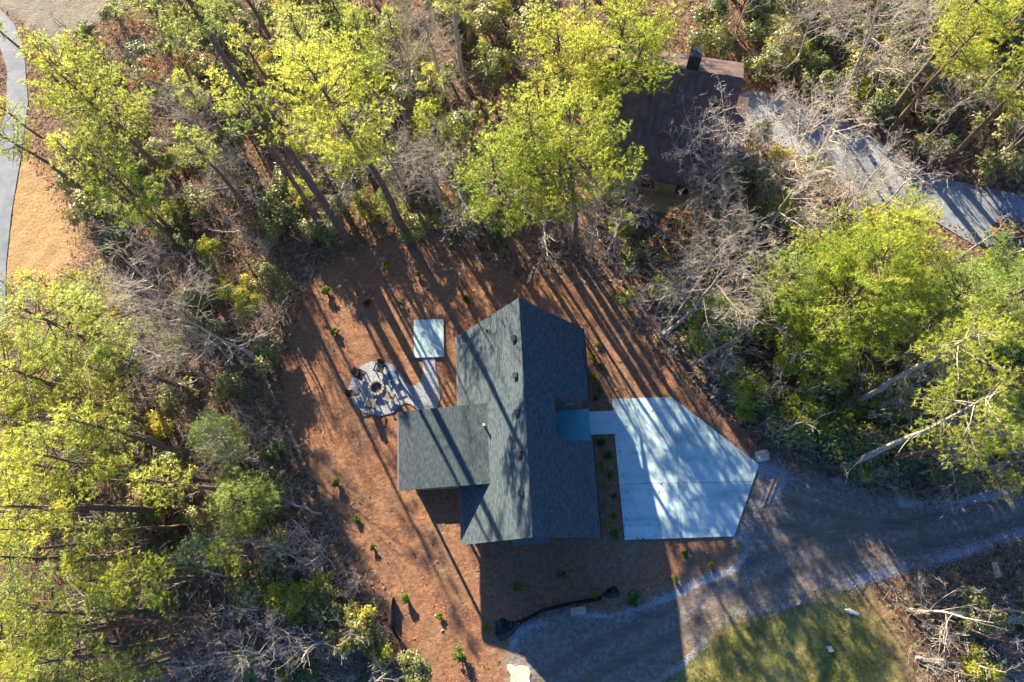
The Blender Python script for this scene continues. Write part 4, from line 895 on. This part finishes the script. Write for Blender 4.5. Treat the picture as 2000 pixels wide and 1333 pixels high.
fallen('thin pale pole leaning in the right woods above the driveway', 'fallen_log', (1795, 925), (1880, 890), .1, 2.0, .06, .05, 'bark_pale', 3, 10)
fallen('dead grey limb fallen at the right border of the clearing', 'fallen_tree', (1400, 715), (1480, 655), .15, 1.5, .10, .05, 'bark_grey', 14, 11)

# ------------------------------------------------------------------ young shrubs planted in the mulch
def garden_proto(seed, h, rad, mt, n=420):
    st, lf = gen_shrub(seed, h, rad, n=n, lf=(.11, .06), lobes=9); return plant('garden_shrub', (0, 0), st, 'bark_brown', lf, mt, crown_name='foliage', stem_name='stem')
GP = {k: garden_proto(*v) for k, v in dict(dark=(5001, .62, .36, 'leaf_garden'), big=(5002, .85, .50, 'leaf_garden'), lime=(5003, .5, .32, 'leaf_garden_lime'), low=(5004, .4, .28, 'leaf_garden')).items()}
GS = [((640, 572), 'dark', 'shrub at the upper left of the yard'), ((718, 592), 'low', 'low shrub left of the largest shrub above the concrete pad'), ((755, 521), 'lime', 'topmost shrub of the clearing'), ((785, 592), 'big', 'largest dark shrub above the concrete pad'), ((911, 589), 'dark', 'dark shrub left of the cabin roof peak'), ((655, 648), 'low', 'shrub left of the fire pit circle'), ((817, 537), 'dark', 'narrow shrub with long shadow above the concrete pad'),
      ((660, 945), 'dark', 'topmost of the shrubs along the left border of the yard'), ((696, 1014), 'low', 'second shrub down the left border of the yard'), ((730, 1070), 'dark', 'third shrub down the left border of the yard'), ((795, 1168), 'dark', 'fourth shrub down the left border of the yard'), ((860, 1203), 'lime', 'sunlit shrub near the bottom of the yard'), ((900, 1275), 'big', 'sunlit yellow-green shrub lowest in the yard'), ((950, 1225), 'lime', 'shrub left of the black sheet with stake'),
      ((1010, 1148), 'dark', 'left shrub in the shade below the cabin'), ((1098, 1123), 'dark', 'right shrub in the shade below the cabin'), ((1165, 1163), 'lime', 'shrub left of the black flap ending the silt fence'), ((1238, 1168), 'big', 'large dark shrub right of the black flap'), ((1318, 1130), 'dark', 'shrub left of the gravel windrow below the apron'), ((1388, 1104), 'lime', 'bright shrub below the lower right apron corner'),
      ((1338, 1082), 'low', 'low shrub under the lower edge of the apron')]
bed_u = [((1167, 675), 'low'), ((1157, 700), 'lime'), ((1173, 715), 'low'), ((1161, 741), 'lime'), ((1173, 763), 'low'), ((1164, 781), 'dark')]
bed_l = [((1174, 867), 'dark'), ((1188, 892), 'low'), ((1175, 912), 'lime'), ((1192, 929), 'low'), ((1179, 951), 'lime'), ((1199, 970), 'low'), ((1179, 988), 'lime'), ((1199, 1009), 'low'), ((1184, 1026), 'lime'), ((1201, 1044), 'low')]
ordn = ['topmost', 'second from top', 'third from top', 'fourth from top', 'fifth from top', 'sixth from top', 'seventh from top', 'eighth from top', 'ninth from top', 'lowest']
GS += [(p, k, f'{"lime" if k == "lime" else "dark green"} shrub, {ordn[i]} in the bed beside the cabin above the walkway') for i, (p, k) in enumerate(bed_u)]
GS += [(p, k, f'{"lime" if k == "lime" else "dark green"} shrub, {ordn[i]} in the bed between cabin and apron') for i, (p, k) in enumerate(bed_l)]
used = set()
for i, (p, k, lb) in enumerate(GS):
    P = at(*p); src = GP[k]; s = random.uniform(.7, 1.3)
    if k in used: o = copy_plant(src, P, random.uniform(0, 6.28), s)
    else: used.add(k); o = src; o.location = (P[0], P[1], float(gz(P[0], P[1]))); o.scale = (s,) * 3
    tag(o, lb, 'shrub', 'young shrubs planted in the mulch')

# ------------------------------------------------------------------ fire pit and chairs
FP = at(737, 759)
fp = tag(empty('fire_pit', (FP[0], FP[1], .035)), 'round stone fire pit in the middle of the gravel circle', 'fire pit')
ns = 13; r_o, r_i = .64, .44
pz = None
for i in range(ns):
    a0, a1 = i * 2 * math.pi / ns + .03, (i + 1) * 2 * math.pi / ns - .03; am = (a0 + a1) / 2
    if pz is None:
        Q = [(r_i * math.cos(a0 - am), r_i * math.sin(a0 - am)), (r_o * math.cos(a0 - am), r_o * math.sin(a0 - am)), (r_o * 1.02, 0), (r_o * math.cos(a1 - am), r_o * math.sin(a1 - am)), (r_i * math.cos(a1 - am), r_i * math.sin(a1 - am))]
        s = MB().prism(Q, 0, .36).build('stone', MATS['fire_stone'], fp, bevel=.02); pz = s
    else:
        s = pz.copy(); link(s, fp)
    s.rotation_euler = (0, 0, am); s.scale = (1, 1, random.uniform(.92, 1.06))
MB().prism([(r_i * .98 * math.cos(a), r_i * .98 * math.sin(a)) for a in np.linspace(0, 2 * math.pi, 24, endpoint=False)], 0, .10).build('ash_bed', MATS['ash'], fp)

def chair(px, py, facing, seatm, backm, label):
    P = at(px, py); o = tag(empty('lawn_chair', (P[0], P[1], .035), facing), label, 'chair', 'chairs round the fire pit')
    # local: +y is the way the sitter faces
    b = MB(); n = 5
    for i in range(n):
        x = -.24 + i * .12; hgt = .78 - .05 * abs(i - 2); a = math.radians(24)
        b.box((x, -.30 - math.sin(a) * hgt / 2, .32 + math.cos(a) * hgt / 2), (.105, .025, hgt), 0, a)
    b.build('backrest', MATS[backm], o)
    s = MB()
    for i in range(5): s.box((0, -.22 + i * .125, .33 + i * .012), (.56, .11, .025), 0, .09)
    s.build('seat', MATS[seatm], o)
    for sx in (-1, 1):
        MB().box((sx * .34, .02, .56), (.12, .74, .03)).build('armrest', MATS[seatm], o)
        MB().box((sx * .315, .28, .272), (.05, .09, .545)).build('leg', MATS[backm], o)
        MB().box((sx * .315, -.28, .272), (.05, .09, .545)).build('leg', MATS[backm], o)
FPX_, FPY_ = 737, 759
for px, py, sm, bm2, lb in ((707, 735, 'chair_dark', 'chair_dark', 'dark chair at the upper left of the fire pit'), (744, 722, 'chair_dark', 'chair_dark', 'dark chair directly above the fire pit'),
                          (769, 738, 'chair_blue', 'chair_dark', 'shaded chair at the upper right of the fire pit'), (763, 777, 'chair_wood', 'chair_dark', 'chair with pale armrests at the lower right of the fire pit'),
                          (727, 790, 'chair_wood', 'chair_dark', 'wooden chair below the fire pit'), (697, 771, 'chair_wood', 'chair_dark', 'wooden chair with dark back left of the fire pit')):
    P = at(px, py); d = FP - P; chair(px, py, math.atan2(-d[0], d[1]) + random.uniform(-.25, .25), sm, bm2, lb)

# ------------------------------------------------------------------ odds and ends on the site
P = at(872, 746)
o = tag(empty('marker_post', (P[0], P[1], 0), .3), 'short pale post standing by the left wall of the cabin', 'post')
MB().tube([(0, 0, -.2), (0, 0, .95)], .045, 8).build('post', MATS['white_paint'], o); MB().box((0, 0, 1.0), (.22, .16, .14)).build('cap', MATS['stone_pale'], o, bevel=.02)
P = at(1487, 891)
o = tag(empty('landscape_boulder', (P[0], P[1], 0), .2), 'pale block-shaped boulder at the right tip of the apron', 'boulder')
bm = bmesh.new(); bmesh.ops.create_icosphere(bm, subdivisions=3, radius=1)
for v in bm.verts:
    c = v.co; k = 1 / max(abs(c.x), abs(c.y), abs(c.z)) ** .75; c *= k; c.x *= .47; c.y *= .40; c.z *= .36; c += Vector(rdirs(1)[0]) * .022
me = bpy.data.meshes.new('rock'); bm.to_mesh(me); bm.free(); me.materials.append(MATS['stone_pale']); rk = link(bpy.data.objects.new('rock', me), o); rk.location.z = .25
for k, (a, b, lb) in enumerate((((1490, 988), (1513, 928), 'left one of two lumber boards lying on the gravel'), ((1500, 984), (1521, 930), 'right one of two lumber boards lying on the gravel'))):
    A, B = at(*a), at(*b); M_ = (A + B) / 2; d = B - A
    o = MB().box((0, 0, .06), (.13, float(np.linalg.norm(d)), .05)).build('lumber_board', MATS['lumber'], bevel=.006); o.location = (M_[0], M_[1], 0); o.rotation_euler = (0, 0, math.atan2(-d[0], d[1])); tag(o, lb, 'board', 'boards on the gravel')
def crumple(name, outline, lb, cat, mt, hgt=.45, seed=1, fold=.18):
    """crumpled sheet: triangulated outline with folds"""
    rr = np.random.default_rng(seed); Pp = poly(outline); c = Pp.mean(0); st = .09
    xs = np.arange(Pp[:, 0].min(), Pp[:, 0].max() + st, st); ys = np.arange(Pp[:, 1].min(), Pp[:, 1].max() + st, st); X, Y = np.meshgrid(xs, ys); s = sdist(Pp, X, Y)
    Z = .05 + np.clip(s, 0, .5) / .5 * hgt * (.6 + .4 * np.abs(wob(X * 1.0 + seed, Y, 4.0))) + fold * .35 * np.abs(wob(X, Y + seed, 9)) * (s > 0)
    idx = -np.ones(X.shape, int); V = []; ii = np.argwhere(s > -.03)
    for a, b in ii: idx[a, b] = len(V); V.append((X[a, b] - c[0], Y[a, b] - c[1], Z[a, b]))
    F = [(idx[a, b], idx[a, b + 1], idx[a + 1, b + 1], idx[a + 1, b]) for a, b in ii if a + 1 < X.shape[0] and b + 1 < X.shape[1] and min(idx[a, b + 1], idx[a + 1, b + 1], idx[a + 1, b]) >= 0]
    o = obj_np(name, V, F, MATS[mt], smooth=True); o.location = (c[0], c[1], 0)
    sm = o.modifiers.new('thick', 'SOLIDIFY'); sm.thickness = .02; return tag(o, lb, cat)
crumple('black_sheet', [(968, 1212), (985, 1207), (992, 1214), (1012, 1212), (1022, 1217), (1000, 1240), (978, 1254), (968, 1240)], 'crumpled black plastic sheet at the left end of the silt fence', 'plastic sheet', 'black_plastic', .5, 3)
crumple('black_sheet', [(1174, 1162), (1190, 1148), (1203, 1143), (1212, 1160), (1206, 1167), (1186, 1169)], 'folded black plastic flap at the right end of the silt fence', 'plastic sheet', 'black_plastic', .5, 8)
def silt_fence(pts, h, lb):
    L = [at(*p) for p in pts]; c = L[0].copy(); o = tag(empty('silt_fence', (c[0], c[1], 0)), lb, 'fence', 'silt fences'); m = MB()
    for i in range(len(L) - 1):
        a, b = L[i] - c, L[i + 1] - c; d = (b - a)[:2]; d /= np.linalg.norm(d); nn = np.array([-d[1], d[0]]) * .02; t = np.array([.10, -.18]) * (1 if i % 2 else .6); t2 = np.array([.10, -.18]) * (.6 if i % 2 else 1)
        V = [(*(a[:2] - nn), -.1), (*(b[:2] - nn), -.1), (*(b[:2] - nn + t2), h), (*(a[:2] - nn + t), h), (*(a[:2] + nn), -.1), (*(b[:2] + nn), -.1), (*(b[:2] + nn + t2), h), (*(a[:2] + nn + t), h)]
        m.add(V, [(0, 1, 2, 3), (7, 6, 5, 4), (3, 2, 6, 7), (0, 4, 5, 1), (0, 3, 7, 4), (1, 5, 6, 2)])
    m.build('fabric', MATS['black_plastic'], o)
    for i, q in enumerate(L[::2]): a = q - c; MB().box((a[0] + .05, a[1] - .1, h * .55), (.05, .05, h * 1.5), .3).build('stake', MATS['lumber'], o)
silt_fence([(1012, 1213), (1035, 1202), (1060, 1190), (1090, 1181), (1120, 1175), (1150, 1170), (1175, 1166)], .55, 'low black silt fence curving below the cabin')
silt_fence([(768, 1165), (764, 1200), (768, 1230), (785, 1255), (800, 1275)], .5, 'low black silt fence at the lower left border of the yard')
def flat_piece(name, pts, z0, z1, mt, lb, cat):
    Pp = poly(pts); c = Pp.mean(0); o = MB().prism([tuple(p - c) for p in Pp], z0, z1).build(name, MATS[mt], bevel=.01); o.location = (c[0], c[1], 0); return tag(o, lb, cat)
flat_piece('plywood_offcut', [(1113, 1188), (1143, 1183), (1145, 1199), (1116, 1203)], .0, .07, 'old_board', 'square tan plywood offcut below the silt fence', 'board')
flat_piece('plank', [(1936, 1099), (1947, 1097), (1955, 1127), (1942, 1130)], .0, .08, 'old_board', 'tan plank lying alone in the brush at right', 'board')
flat_piece('concrete_spill', [(990, 1299), (997, 1297), (1006, 1303), (1021, 1300), (1033, 1303), (1037, 1313), (1034, 1324), (1036, 1334), (1020, 1344), (1003, 1346), (997, 1332), (998, 1318), (992, 1310)], -.02, .05, 'stone_pale', 'white washed-out concrete spill at the bottom edge of the driveway', 'concrete')
flat_piece('stone', [(1613, 1263), (1622, 1262), (1627, 1272), (1618, 1274)], -.02, .2, 'stone_pale', 'pale stone lying in the green grass', 'stone')
flat_piece('stone', [(1554, 1172), (1561, 1172), (1560, 1181), (1555, 1182)], -.02, .3, 'stone_pale', 'small pale stump-like stone on the lower driveway edge', 'stone')
crumple('plastic_scrap', [(1646, 1188), (1660, 1189), (1680, 1198), (1678, 1203), (1658, 1201)], 'white crumpled plastic scrap on the sunny grass', 'plastic scrap', 'silver_film', .2, 5)
crumple('foil_scrap', [(1880, 1222), (1892, 1218), (1900, 1226), (1894, 1233), (1880, 1231)], 'silvery crumpled scrap beside the pale log', 'plastic scrap', 'silver_film', .25, 6)
crumple('leaf_pile', [(1930, 455), (1945, 430), (1985, 433), (2010, 440), (2010, 470), (1950, 475)], 'brown leaf pile at the lower edge of the neighbouring driveway', 'leaf pile', 'brown_leaf_pile', .5, 7)
